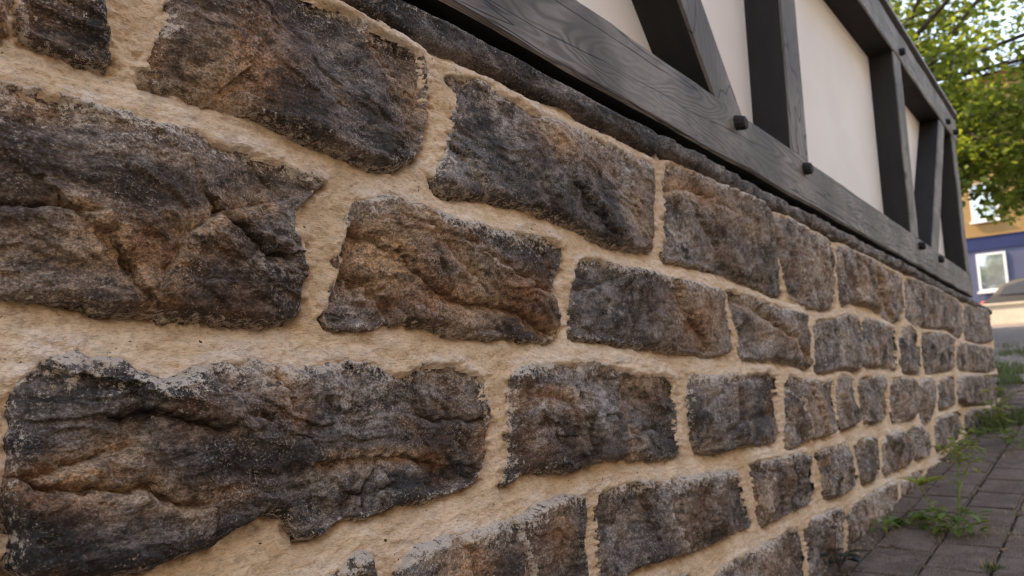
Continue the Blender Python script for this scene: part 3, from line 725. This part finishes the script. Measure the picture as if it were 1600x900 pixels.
def plant(name, label, base, parts, cat='weed', group=None):
    root = empty(name, base); tag(root, label, cat, group)
    for (pname, bm, mats) in parts:
        me = bpy.data.meshes.new(pname); bm.to_mesh(me); bm.free(); smooth(me); link(pname, me, root, mats)
    return root
def newbm():
    bm = bmesh.new(); return bm, bm.verts.layers.float.new('rnd')
def gz(x, y): return Vector((x, y, float(zg(y)) + .001))

# tall flowering weed
rw = random.Random(11)
b0 = on_ground(1497, 838); base = gz(b0.x, b0.y)
bs, ls = newbm()
stem_pts = [(0, 0, -.01), (.006, .02, .06), (.010, .03, .13), (.016, .05, .21), (.018, .07, .29)]
tube(bs, stem_pts, [.0036, .0032, .0028, .0022, .0012])
tube(bs, [(.010, .03, .13), (.035, .06, .2), (.05, .08, .24)], [.0024, .0018, .001])
for k in range(8):
    a = rw.uniform(0, 6.28); tube(bs, [(0, 0, 0), (.03 * math.cos(a), .03 * math.sin(a), .03), (.06 * math.cos(a), .06 * math.sin(a), .045)], [.0024, .0018, .001])
bl, ll = newbm()
for k in range(52):
    a = rw.uniform(0, 6.28); r0 = rw.uniform(.006, .065); p = Vector((math.cos(a) * r0, math.sin(a) * r0, rw.uniform(.005, .075)))
    leaf_geo(bl, p, Vector((math.cos(a), math.sin(a), rw.uniform(-.2, .8))), Z, rw.uniform(.028, .050), rw.uniform(.015, .026), .3, ll, rw.random())
for k in range(18):
    t = rw.uniform(.25, .8); p = Vector((.018 * t * 1.1, .07 * t, .29 * t)); a = rw.uniform(0, 6.28)
    leaf_geo(bl, p, Vector((math.cos(a), math.sin(a), .5)), Z, rw.uniform(.016, .030), .008, .2, ll, rw.random())
bf, lf_ = newbm()
for k in range(95):
    a = rw.uniform(0, 6.28); q = Vector((.03 + rw.gauss(0, .024), .07 + rw.gauss(0, .03), .255 + rw.gauss(0, .032)))
    leaf_geo(bf, q, Vector((math.cos(a), math.sin(a), rw.uniform(-.3, .8))), Z, rw.uniform(.016, .034), rw.uniform(.009, .017), .3, lf_, rw.random())
plant('flowering_weed', 'tall thin weed with yellow green flower head growing from paver joint', base, [('stem', bs, [STEM]), ('leaves', bl, [L_GREEN]), ('flower_head', bf, [L_YELL])])
for o in COL.objects:
    if o.name.startswith('flower_head'): o['kind'] = 'stuff'
# low weed at the wall foot, and a taller one carrying a raised rosette of large leaves
rw = random.Random(12)
b0 = on_ground(1415, 818); base = gz(max(b0.x, .05), b0.y)
bs, ls = newbm(); bl, ll = newbm()
for k in range(20):
    a = rw.uniform(-2.6, 1.8); r0 = rw.uniform(.01, .055)
    p = Vector((r0 * math.cos(a) + .015, r0 * math.sin(a), rw.uniform(.004, .045)))
    tube(bs, [(0, 0, -.004), p * .6, p], [.002, .0016, .001], 5)
    leaf_geo(bl, p, Vector((math.cos(a), math.sin(a), rw.uniform(0, .5))), Z, rw.uniform(.04, .062), rw.uniform(.026, .036), .3, ll, .7 * rw.random())
plant('broad_leaved_weed', 'low spreading green weed with broad leaves at the foot of stone wall', base, [('stem', bs, [STEM]), ('leaves', bl, [L_GREEN])])
b0 = on_ground(1472, 830); base = gz(b0.x, b0.y)
bs, ls = newbm(); bl, ll = newbm()
top = Vector((-.055, .02, .135))
tube(bs, [(0, 0, -.01), (-.012, .01, .05), (-.04, .02, .10), top], [.0032, .0028, .0024, .0018])
for k, (a, L) in enumerate([(-2.6, .075), (-.3, .09), (.5, .085), (1.5, .07), (2.6, .07), (-1.4, .075), (-.9, .065), (.1, .06)]):
    leaf_geo(bl, top, Vector((math.cos(a), math.sin(a), .85)), Z, L, .034, .35, ll, .6 + .4 * rw.random(), lobes=1)
for k in range(9):
    a = rw.uniform(0, 6.28); leaf_geo(bl, Vector((-.01 * k / 3, .004 * k, .01 + .01 * k)), Vector((math.cos(a), math.sin(a), .4)), Z, .03, .016, .3, ll, rw.random())
plant('rosette_weed', 'weed on a leaning stem topped by a rosette of pointed bright green leaves', base, [('stem', bs, [STEM]), ('leaves', bl, [L_YELL])])
# dark-leaved weed in the shade
rw = random.Random(13)
b0 = on_ground(1312, 890); base = gz(max(b0.x, .03), b0.y)
bs, ls = newbm(); bl, ll = newbm()
tube(bs, [(0, 0, -.01), (-.005, -.01, .05), (.0, -.01, .10)], [.0025, .002, .001])
for k in range(13):
    a = -1.9 + k * .34 + rw.uniform(-.2, .2); p = Vector((.02 * math.cos(a), .02 * math.sin(a), rw.uniform(.004, .04)))
    tube(bs, [(0, 0, .003), p + Vector((0, 0, .01))], [.002, .0012])
    leaf_geo(bl, p + Vector((0, 0, .01)), Vector((math.cos(a), math.sin(a), rw.uniform(-.05, .5))), Z, rw.uniform(.035, .055), rw.uniform(.026, .036), .3, ll, rw.random(), .15)
plant('dark_leaved_weed', 'dark rounded leaf weed with reddish stem in wall corner', base, [('stem', bs, [STEM_R]), ('leaves', bl, [L_DARK])])
# leafy weeds by the wall end
rw = random.Random(14)
for i, (px, py, n, hh, lab) in enumerate([(1556, 668, 40, .22, 'leafy weed clump with yellowish top leaves beside far end of stone wall'), (1590, 700, 26, .09, 'low spreading weed on paving with tiny rust coloured leaves')]):
    b0 = on_ground(px, py); base = gz(max(b0.x, .05), b0.y); bl, ll = newbm(); bs, ls = newbm()
    for k in range(n):
        a = rw.uniform(0, 6.28); r0 = rw.uniform(0, .10) * (1 + i); z = rw.uniform(.01, hh)
        p = Vector((r0 * math.cos(a) * .7, r0 * math.sin(a), z))
        leaf_geo(bl, p, Vector((math.cos(a), math.sin(a), rw.uniform(-.1, .8))), Z, rw.uniform(.04, .075), rw.uniform(.02, .035), .3, ll, rw.random())
        if k % 4 == 0: tube(bs, [(0, 0, -.01), p * .6, p], [.003, .002, .001], 5)
    plant('leafy_weed', lab, base, [('stem', bs, [STEM]), ('leaves', bl, [L_YELL if i == 0 else L_GREEN])])
# grass patch and blades in the joints
def blades(name, label, spots, mats, hmin, hmax, wid, seed, cat='grass'):
    rw = random.Random(seed); bm, l = newbm()
    for (x, y) in spots:
        z = float(zg(y)) - .004; a = rw.uniform(0, 6.28); L = rw.uniform(hmin, hmax); b = Vector((math.cos(a), math.sin(a), 0)); s = Vector((-b.y, b.x, 0)) * wid * rw.uniform(.7, 1.3)
        p0 = Vector((x, y, z)); p1 = p0 + b * L * .25 + Z * L * .65; p2 = p0 + b * L * rw.uniform(.5, .9) + Z * L * rw.uniform(.5, .95)
        v = [bm.verts.new(q) for q in (p0 - s, p0 + s, p1 + s * .7, p1 - s * .7, p2)]; r = rw.random()
        for q in v: q[l] = r
        bm.faces.new(v[:4]); bm.faces.new((v[3], v[2], v[4]))
    me = bpy.data.meshes.new(name); bm.to_mesh(me); bm.free()
    return tag(link(name, me, None, mats), label, cat, kind='stuff')
rw = random.Random(21)
GRASS = mat_leaf('grass_blade', (.035, .062, .012), (.11, .135, .03), .25)
spots = []
while len(spots) < 6500:
    y = rw.uniform(5.0, 12.5); x = rw.gauss(.10, .34) if y < 9 else rw.uniform(-1.4, .9)
    if y < 6.85 and x < .03: continue
    if perlin(np.array([x * 3.1]), np.array([y * 1.3]), 77)[0] < .05: continue
    spots.append((x, y))
blades('grass', 'rough green grass growing at the far end of the wall', spots, [GRASS], .03, .11, .003, 22)
spots = []
for (px, py, n, r) in [(1550, 886, 26, .012), (1575, 838, 40, .03), (1545, 832, 34, .03), (1590, 800, 26, .02), (1470, 845, 12, .02), (1580, 712, 30, .05), (1530, 770, 14, .02), (1400, 830, 20, .03), (1330, 862, 18, .02)]:
    b0 = on_ground(px, py)
    for k in range(n): spots.append((max(.02, b0.x + rw.gauss(0, r)), b0.y + rw.gauss(0, r * 1.5)))
blades('joint_grass', 'thin dry grass tufts sprouting in the paver joints', spots, [DRY], .012, .04, .0012, 23)
tuft = [(on_ground(1552, 888).x + rw.gauss(0, .012), on_ground(1552, 888).y + rw.gauss(0, .015)) for k in range(120)]
blades('moss_tuft', 'small green moss tuft in a paver joint', tuft, [GRASS], .008, .02, .0015, 24, 'moss')

# small weeds and litter along the foot of the wall
rw = random.Random(51)
for i, (px, py, n, hh) in enumerate([(1487, 718, 16, .07), (1516, 696, 20, .10), (1536, 668, 18, .09), (1574, 690, 22, .07), (1380, 832, 10, .035)]):
    b0 = on_ground(px, py); base = gz(max(b0.x, .04), b0.y); bl, ll = newbm(); bs, ls = newbm()
    for k in range(n):
        a = rw.uniform(0, 6.28); r0 = rw.uniform(.005, .05); p = Vector((r0 * math.cos(a) * .7, r0 * math.sin(a), rw.uniform(.008, hh)))
        leaf_geo(bl, p, Vector((math.cos(a), math.sin(a), rw.uniform(-.1, .8))), Z, rw.uniform(.025, .05), rw.uniform(.013, .024), .3, ll, rw.random())
        if k % 3 == 0: tube(bs, [(0, 0, -.01), p * .6, p], [.002, .0016, .0008], 5)
    plant('small_weed', ['small leafy weed at the wall foot just beyond the tall flowering weed', 'bushier small weed at the wall foot halfway to the far grass', 'small weed at the wall foot just before the yellowish leafy clump'][i] if i < 3 else ('little weed seedling in the paver joint near the wall foot' if i == 4 else 'small leafy weed in a paver joint away from the stone wall'), base, [('stem', bs, [STEM]), ('leaves', bl, [L_GREEN])], group='small weeds along the wall foot' if i < 3 else None)
def litter(name, label, n, size, mats, seed, flat):
    rw = random.Random(seed); bm, l = newbm()
    for k in range(n):
        y = rw.uniform(1.9, 7.5); x = abs(rw.gauss(.0, .045)) + .012 if rw.random() < .7 else rw.choice([.066, .228, .39, .552]) + rw.gauss(0, .005)
        z = float(zg(y)) + .001; a = rw.uniform(0, 6.28); L = size * rw.uniform(.5, 1.5); r = rw.random()
        u_, v_ = Vector((math.cos(a), math.sin(a), rw.uniform(-.2, .3))) * L, Vector((-math.sin(a), math.cos(a), rw.uniform(-.2, .3))) * L * .6
        p = Vector((x, y, z)); vs_ = [bm.verts.new(p - u_ + Z * .002), bm.verts.new(p - v_), bm.verts.new(p + u_ + Z * .003), bm.verts.new(p + v_ + Z * .001), bm.verts.new(p + Z * L * flat)]
        for q in vs_: q[l] = r
        for i in range(4): bm.faces.new((vs_[i], vs_[(i + 1) % 4], vs_[4]))
    me = bpy.data.meshes.new(name); bm.to_mesh(me); bm.free()
    return tag(link(name, me, None, mats), label, 'litter', kind='stuff')
litter('grit', 'loose sandy grit and crumbs along wall foot and joints', 2600, .0035, [mat_simple('sandy_grit', (.22, .165, .11), .95, .6, 90)], 52, .8)
litter('dry_leaf_litter', 'scattered dry leaf scraps along the wall foot', 90, .011, [mat_simple('dry_leaf', (.20, .115, .05), .85, .5, 70)], 53, .25)

# ---------------------------------------------------------------- tree beyond the parapet
BARK = mat_simple('tree_bark', (.055, .043, .035), .9, .4, 18, (40, .8, .02))
L_TREE = mat_leaf('tree_leaf', (.026, .066, .010), (.25, .30, .045), .42, .5)
def tree(name, label, base, height, crown, clumps, seed, lsize=.12, per=230):
    rw = random.Random(seed); root = empty(name, base); tag(root, label, 'tree', None)
    bt = bmesh.new(); base = Vector(base)
    top = Vector((.25, .1, height * .72)); trunk = [Vector((0, 0, -.3)), Vector((.05, 0, height * .2)), Vector((-.05, .08, height * .42)), top]
    tube(bt, trunk, [.26, .2, .16, .07], 10)
    bl, ll = newbm()
    for ci, (c, rad) in enumerate(clumps):
        c = Vector(c) - base
        o = trunk[2] * .6 + top * .4 * rw.random(); o = trunk[1].lerp(top, rw.uniform(.35, .85))
        mid = o.lerp(c, .55) + Vector((rw.uniform(-.2, .2), rw.uniform(-.2, .2), rw.uniform(-.25, .15)))
        if ci % 6 == 0: tube(bt, [o, mid, c], [.06, .035, .008], 6)
        else: mid = c + Vector((rw.gauss(0, rad * .5), rw.gauss(0, rad * .5), -rad * .3))
        for k in range(3):
            e = c + Vector((rw.gauss(0, rad * .6), rw.gauss(0, rad * .6), rw.gauss(0, rad * .4))); tube(bt, [mid.lerp(c, .4), (mid + e) * .5 + Vector((0, 0, .1)), e], [.016, .01, .004], 5)
        for k in range(int(per * rad * rad * 4 * (.85 if c.z + base.z < 6.2 else .46))):
            v = Vector((rw.gauss(0, 1), rw.gauss(0, 1), rw.gauss(0, .7)))
            if v.length > 2.1: continue
            p = c + v * rad * .52
            d = Vector((rw.uniform(-1, 1), rw.uniform(-1, 1), rw.uniform(-.9, .3)))
            L = lsize * rw.uniform(.7, 1.35); d.normalize(); sd_ = d.cross(Vector((rw.gauss(0, .5), rw.gauss(0, .5), 1))).normalized(); n = sd_.cross(d)
            q = [p, p + d * L * .5 + sd_ * L * .42 + n * L * .08, p + d * L, p + d * L * .5 - sd_ * L * .42 + n * L * .08]
            vs_ = [bl.verts.new(x) for x in q]; r = min(1, max(0, rw.gauss(.42, .34)))
            for x in vs_: x[ll] = r
            bl.faces.new(vs_)
    me = bpy.data.meshes.new('trunk'); bmesh.ops.recalc_face_normals(bt, faces=bt.faces); bt.to_mesh(me); bt.free(); smooth(me); link('trunk', me, root, [BARK])
    me = bpy.data.meshes.new('crown'); bl.to_mesh(me); bl.free(); link('crown', me, root, [L_TREE])
    return root
rw = random.Random(31)
clumps = []
tries = 0
while len(clumps) < 135 and tries < 4000:
    tries += 1
    p = Vector((rw.uniform(-4.2, 2.6), rw.uniform(12, 17.5), rw.uniform(3.2, 9.4)))
    q = Vector(((p.x + .9) / 3.6, (p.y - 14.6) / 3.2, (p.z - 6.0) / 3.6))
    if q.length > 1: continue
    if abs(p.z - 5.7 - .12 * (p.x)) < .40 and p.x > -1.5: continue          # the open layer between the branches
    clumps.append((p, rw.uniform(.5, .85)))
for p in [(-.55, 13.0, 3.0), (-.2, 13.4, 2.75), (-.9, 13.2, 3.3), (-.1, 12.8, 3.3), (.3, 13.2, 2.7), (-1.4, 13.8, 3.1)]: clumps.append((Vector(p), .5))
tree('leafy_tree', 'sunlit broadleaf tree with yellow green crown behind the timber parapet', (-2.9, 14.2, float(zg(14.2)) - .02), 7.6, None, clumps, 32)

# ---------------------------------------------------------------- far low wall, car, house
WHITE = mat_simple('white_painted_wall', (.60, .56, .50), .9, .08, 3, (40, .3, .004))
lw = empty('low_wall', (0, 20.12, 1.2)); tag(lw, 'low sunlit white rendered wall in front of the parked car', 'wall')
zb = float(zg(19.99))
for k in range(6):
    p = box_obj('wall_section', -9 + k * 3 + .004, -6 + k * 3 - .004, 20.0, 20.24, zb - .1, zb + .42, [WHITE], lw); p.location = Vector(p.location) - lw.location
    p = box_obj('coping', -9 + k * 3, -6 + k * 3 - .008, 19.97, 20.27, zb + .42, zb + .475, [WHITE], lw, .006); p.location = Vector(p.location) - lw.location
zr = float(zg(26))
# car
CARP = mat_simple('dark_blue_car_paint', (.004, .0045, .007), .42, .1, 3, spec=.2)
GLASS = mat_simple('dark_window_glass', (.010, .012, .016), .12, .1, 2, spec=.25)
TYRE = mat_simple('tyre_rubber', (.015, .015, .015), .85, .2, 20); RIM = mat_simple('alloy_rim', (.45, .45, .46), .35, .05, 5, metal=.8)
REDL = mat_simple('red_tail_lamp', (.45, .012, .014), .25, .1, 5, spec=.6); WLAMP = mat_simple('clear_lamp', (.6, .6, .62), .2, .05, 5, spec=.6)
car = empty('parked_car', (0, 0, 0)); tag(car, 'dark hatchback car parked between low white wall and blue house', 'car')
side = [(-2.0, .32), (-2.04, .62), (-1.98, .88), (-1.72, 1.05), (-1.5, 1.30), (-1.2, 1.43), (-.3, 1.47), (.35, 1.40), (1.05, .98), (1.75, .86), (1.98, .66), (2.0, .34)]
bm = bmesh.new(); rows = []
for (yy, k) in ((-.86, 0), (-.80, 1), (.80, 1), (.86, 0)):
    rows.append([bm.verts.new((x, yy * (1 - max(0, z - .9) * .28), z + (0.0 if k else (-.02 if z > .6 else .03)))) for (x, z) in side])
for a, b in zip(rows[:-1], rows[1:]):
    for i in range(len(side)): bm.faces.new((a[i], a[(i + 1) % len(side)], b[(i + 1) % len(side)], b[i]))
bm.faces.new(rows[0]); bm.faces.new(rows[-1])
bm_obj('body', bm, [CARP], car, sm=False)
for sgn in (-1, 1):
    bm = bmesh.new()
    for poly in ([(-1.52, 1.04), (-1.36, 1.27), (-.95, 1.35), (-.45, 1.37), (-.45, 1.0)], [(-.38, 1.0), (-.38, 1.37), (.22, 1.33), (.78, 1.0)]):
        vs_ = [bm.verts.new((x, sgn * (.868 - max(0, z - .9) * .235 ), z)) for (x, z) in poly]; f = bm.faces.new(vs_)
    r = bmesh.ops.extrude_face_region(bm, geom=list(bm.faces)); 
    for v in r['geom']:
        if isinstance(v, bmesh.types.BMVert): v.co.y += sgn * .008
    bm_obj('side_window', bm, [GLASS], car)
for nm, pts in (('rear_window', [(-1.74, 1.06), (-1.535, 1.29)]), ('windscreen', [(.46, 1.345), (1.0, 1.025)])):
    bm = bmesh.new(); (x0, z0), (x1, z1) = pts; o_ = (-.012 if nm == 'rear_window' else .012)
    vs_ = [bm.verts.new((x0 + o_, y, z0 + .01)) for y in (-.66, .66)] + [bm.verts.new((x1 + o_, y, z1 + .01)) for y in (.58, -.58)]
    f = bm.faces.new(vs_); r = bmesh.ops.extrude_face_region(bm, geom=[f])
    for v in r['geom']:
        if isinstance(v, bmesh.types.BMVert): v.co += Vector((o_ * .6, 0, .006))
    bm_obj(nm, bm, [GLASS], car)
for sgn in (-1, 1):
    bm = bmesh.new(); add_box(bm, -2.05, -1.80, sgn * .70 - .13, sgn * .70 + .13, .72, .92); bm_obj('tail_light', bm, [REDL], car, .02)
    bm = bmesh.new(); add_box(bm, 1.72, 1.97, sgn * .66 - .14, sgn * .66 + .14, .62, .76); bm_obj('headlight', bm, [WLAMP], car, .02)
    for x in (-1.28, 1.25):
        w = empty('wheel', (x, sgn * .76, .31)); w.parent = car
        for nm, R0, R1, hw, mt in (('tyre', .31, .20, .10, TYRE), ('rim', .205, .03, .075, RIM)):
            bm = bmesh.new(); n = 24
            pr = [(R1, -hw), (R0 - .02, -hw), (R0, -hw + .025), (R0, hw - .025), (R0 - .02, hw), (R1, hw)]
            rg = [[bm.verts.new((r * math.cos(k * math.tau / n), y, r * math.sin(k * math.tau / n))) for (r, y) in pr] for k in range(n)]
            for k in range(n):
                a, b = rg[k], rg[(k + 1) % n]
                for j in range(6): bm.faces.new((a[j], a[(j + 1) % 6], b[(j + 1) % 6], b[j]))
            bm_obj(nm, bm, [mt], w, sm=False)
car.location = (.15, 24.2, zr + .004); car.rotation_euler = (0, 0, math.radians(-24))
# house
OCHRE = mat_simple('ochre_render', (.23, .14, .058), .9, .08, 1.5, (60, .3, .004))
BLUEG = mat_simple('slate_blue_render', (.062, .072, .125), .9, .08, 1.5, (60, .3, .004))
NAVY = mat_simple('navy_band_paint', (.007, .016, .07), .7, .1, 2)
FRAMEW = mat_simple('white_window_frame', (.55, .55, .55), .5, .04, 4)
PANE = mat_simple('window_pane_glass', (.42, .46, .50), .04, .1, 1, spec=1.0, metal=.7)
ROOF = mat_simple('red_brown_roof_tile', (.27, .15, .11), .85, .3, 12)
house = empty('far_house', (0, 31, zr)); tag(house, 'ochre and slate blue house with navy band behind the tree', 'house')
YF = 29.0
def hpart(nm, x0, x1, y0, y1, z0, z1, mats, parent=house, bev=0):
    p = box_obj(nm, x0, x1, y0, y1, z0, z1, mats, parent, bev)
    p.location = Vector(p.location) - (house.location if parent is house else parent.location + house.location); return p
hpart('lower_wall', -11, 9, YF, 38, zr - .1, 4.348, [BLUEG]); hpart('band', -11.04, 9.04, YF - .04, 38.04, 4.35, 4.80, [NAVY]); hpart('string_course', -11.07, 9.07, YF - .07, 38.07, 4.802, 4.875, [OCHRE])
hpart('upper_wall', -11, 9, YF, 38, 4.877, 10.2, [OCHRE])
def win(xc, zb, w, h):
    f = empty('window', (xc, YF, zb)); f.parent = house; f.location = Vector((xc, YF, zb)) - house.location
    t = .075
    def bx(nm, x0, x1, y0, y1, z0, z1, m):
        bm = bmesh.new(); add_box(bm, x0, x1, y0, y1, z0, z1); bm_obj(nm, bm, [m], f)
    bm = bmesh.new()
    for (x0, x1, z0, z1) in ((-w / 2, w / 2, 0, t), (-w / 2, w / 2, h - t, h), (-w / 2, -w / 2 + t, t + .001, h - t - .001), (w / 2 - t, w / 2, t + .001, h - t - .001)): add_box(bm, x0, x1, -.05, .05, z0, z1)
    bm_obj('frame', bm, [FRAMEW], f)
    bx('pane', -w / 2 + t - .004, w / 2 - t + .004, -.012, -.004, t - .004, h - t + .004, PANE)
    bx('sill', -w / 2 - .06, w / 2 + .06, -.13, -.051, -.07, -.002, FRAMEW)
for k in range(-3, 5):
    win(-2.15 + k * 2.2, 2.95, .84, 1.28); win(-2.15 + k * 2.2, 5.33, .82, 1.30); win(-2.15 + k * 2.2, 7.9, .82, 1.30)
bm = bmesh.new()
v = [bm.verts.new(p) for p in ((-11.5, YF - .5, 10.2), (9.5, YF - .5, 10.2), (9.5, 38.5, 10.2), (-11.5, 38.5, 10.2), (-11.5, 33.5, 11.3), (9.5, 33.5, 11.3))]
for f in ((0, 1, 5, 4), (2, 3, 4, 5), (0, 4, 3), (1, 2, 5), (0, 3, 2, 1)): bm.faces.new([v[i] for i in f])
rf = bm_obj('roof', bm, [ROOF], house); rf.location = -house.location

# ---------------------------------------------------------------- unseen house added behind the parapet to shade the ground
hh = empty('added_shade_house', (-8.0, 6.5, -.5)); tag(hh, 'unseen white house with tiled roof added behind the terrace to shade the ground', 'house')
def hp(nm, *a, mats):
    p = box_obj(nm, *a, mats, hh); p.location = Vector(p.location) - hh.location; return p
hp('wall', -11.4, -4.6, -4.0, 16.0, -1.2, 5.0, mats=[PLASTER])
bm = bmesh.new()
v = [bm.verts.new(p) for p in ((-4.2, -4.4, 5.002), (-4.2, 16.4, 5.002), (-11.8, 16.4, 5.002), (-11.8, -4.4, 5.002), (-8.0, -4.4, 7.8), (-8.0, 16.4, 7.8))]
for f in ((0, 1, 5, 4), (2, 3, 4, 5), (0, 4, 3), (1, 2, 5), (0, 3, 2, 1)): bm.faces.new([v[i] for i in f])
rf = bm_obj('roof', bm, [ROOF], hh); rf.location = -hh.location
for k in range(6):
    w = hp('window_frame', -4.6, -4.54, -2.5 + k * 3.0, -1.4 + k * 3.0, 1.6, 3.0, mats=[FRAMEW]); hp('window_pane', -4.539, -4.53, -2.42 + k * 3.0, -1.48 + k * 3.0, 1.68, 2.92, mats=[PANE])

# ---------------------------------------------------------------- unseen houses added behind the camera to block low sky; dark fronts cut bounce
BRICK2 = mat_simple('grey_brown_render', (.13, .105, .085), .9, .12, 2)
BRICK = mat_simple('brown_brick_render', (.12, .09, .072), .9, .12, 2, (60, .3, .004))
for (nm, lab, y0, y1, hgt, mt) in (('sky_block_house', 'unseen brown house with tiled roof added to block low sky from the stone wall', -14, 3.2, 7.6, BRICK), ('sky_block_house', 'unseen grey brown house with tiled roof added to block low sky from the timber parapet', 4.2, 16, 7.2, BRICK2)):
    r = empty(nm, (12, (y0 + y1) / 2, -1.3)); tag(r, lab, 'house')
    def hp2(n_, *a, mats):
        p = box_obj(n_, *a, mats, r); p.location = Vector(p.location) - r.location; return p
    hp2('wall', 8.0, 16.0, y0, y1, -1.4, hgt, mats=[mt])
    bm = bmesh.new()
    v = [bm.verts.new(p) for p in ((7.6, y0 - .3, hgt + .002), (7.6, y1 + .3, hgt + .002), (16.4, y1 + .3, hgt + .002), (16.4, y0 - .3, hgt + .002), (12, y0 - .3, hgt + 3), (12, y1 + .3, hgt + 3))]
    for f in ((0, 1, 5, 4), (2, 3, 4, 5), (0, 4, 3), (1, 2, 5), (0, 3, 2, 1)): bm.faces.new([v[i] for i in f])
    rf = bm_obj('roof', bm, [ROOF], r); rf.location = -r.location
    yy = y0 + 1.2
    while yy < y1 - 1.5:
        for zz in (.3, 3.4):
            hp2('window_frame', 7.94, 8.0, yy, yy + 1.1, zz, zz + 1.4, mats=[FRAMEW]); hp2('window_pane', 7.93, 7.939, yy + .08, yy + 1.02, zz + .08, zz + 1.32, mats=[PANE])
        yy += 2.6
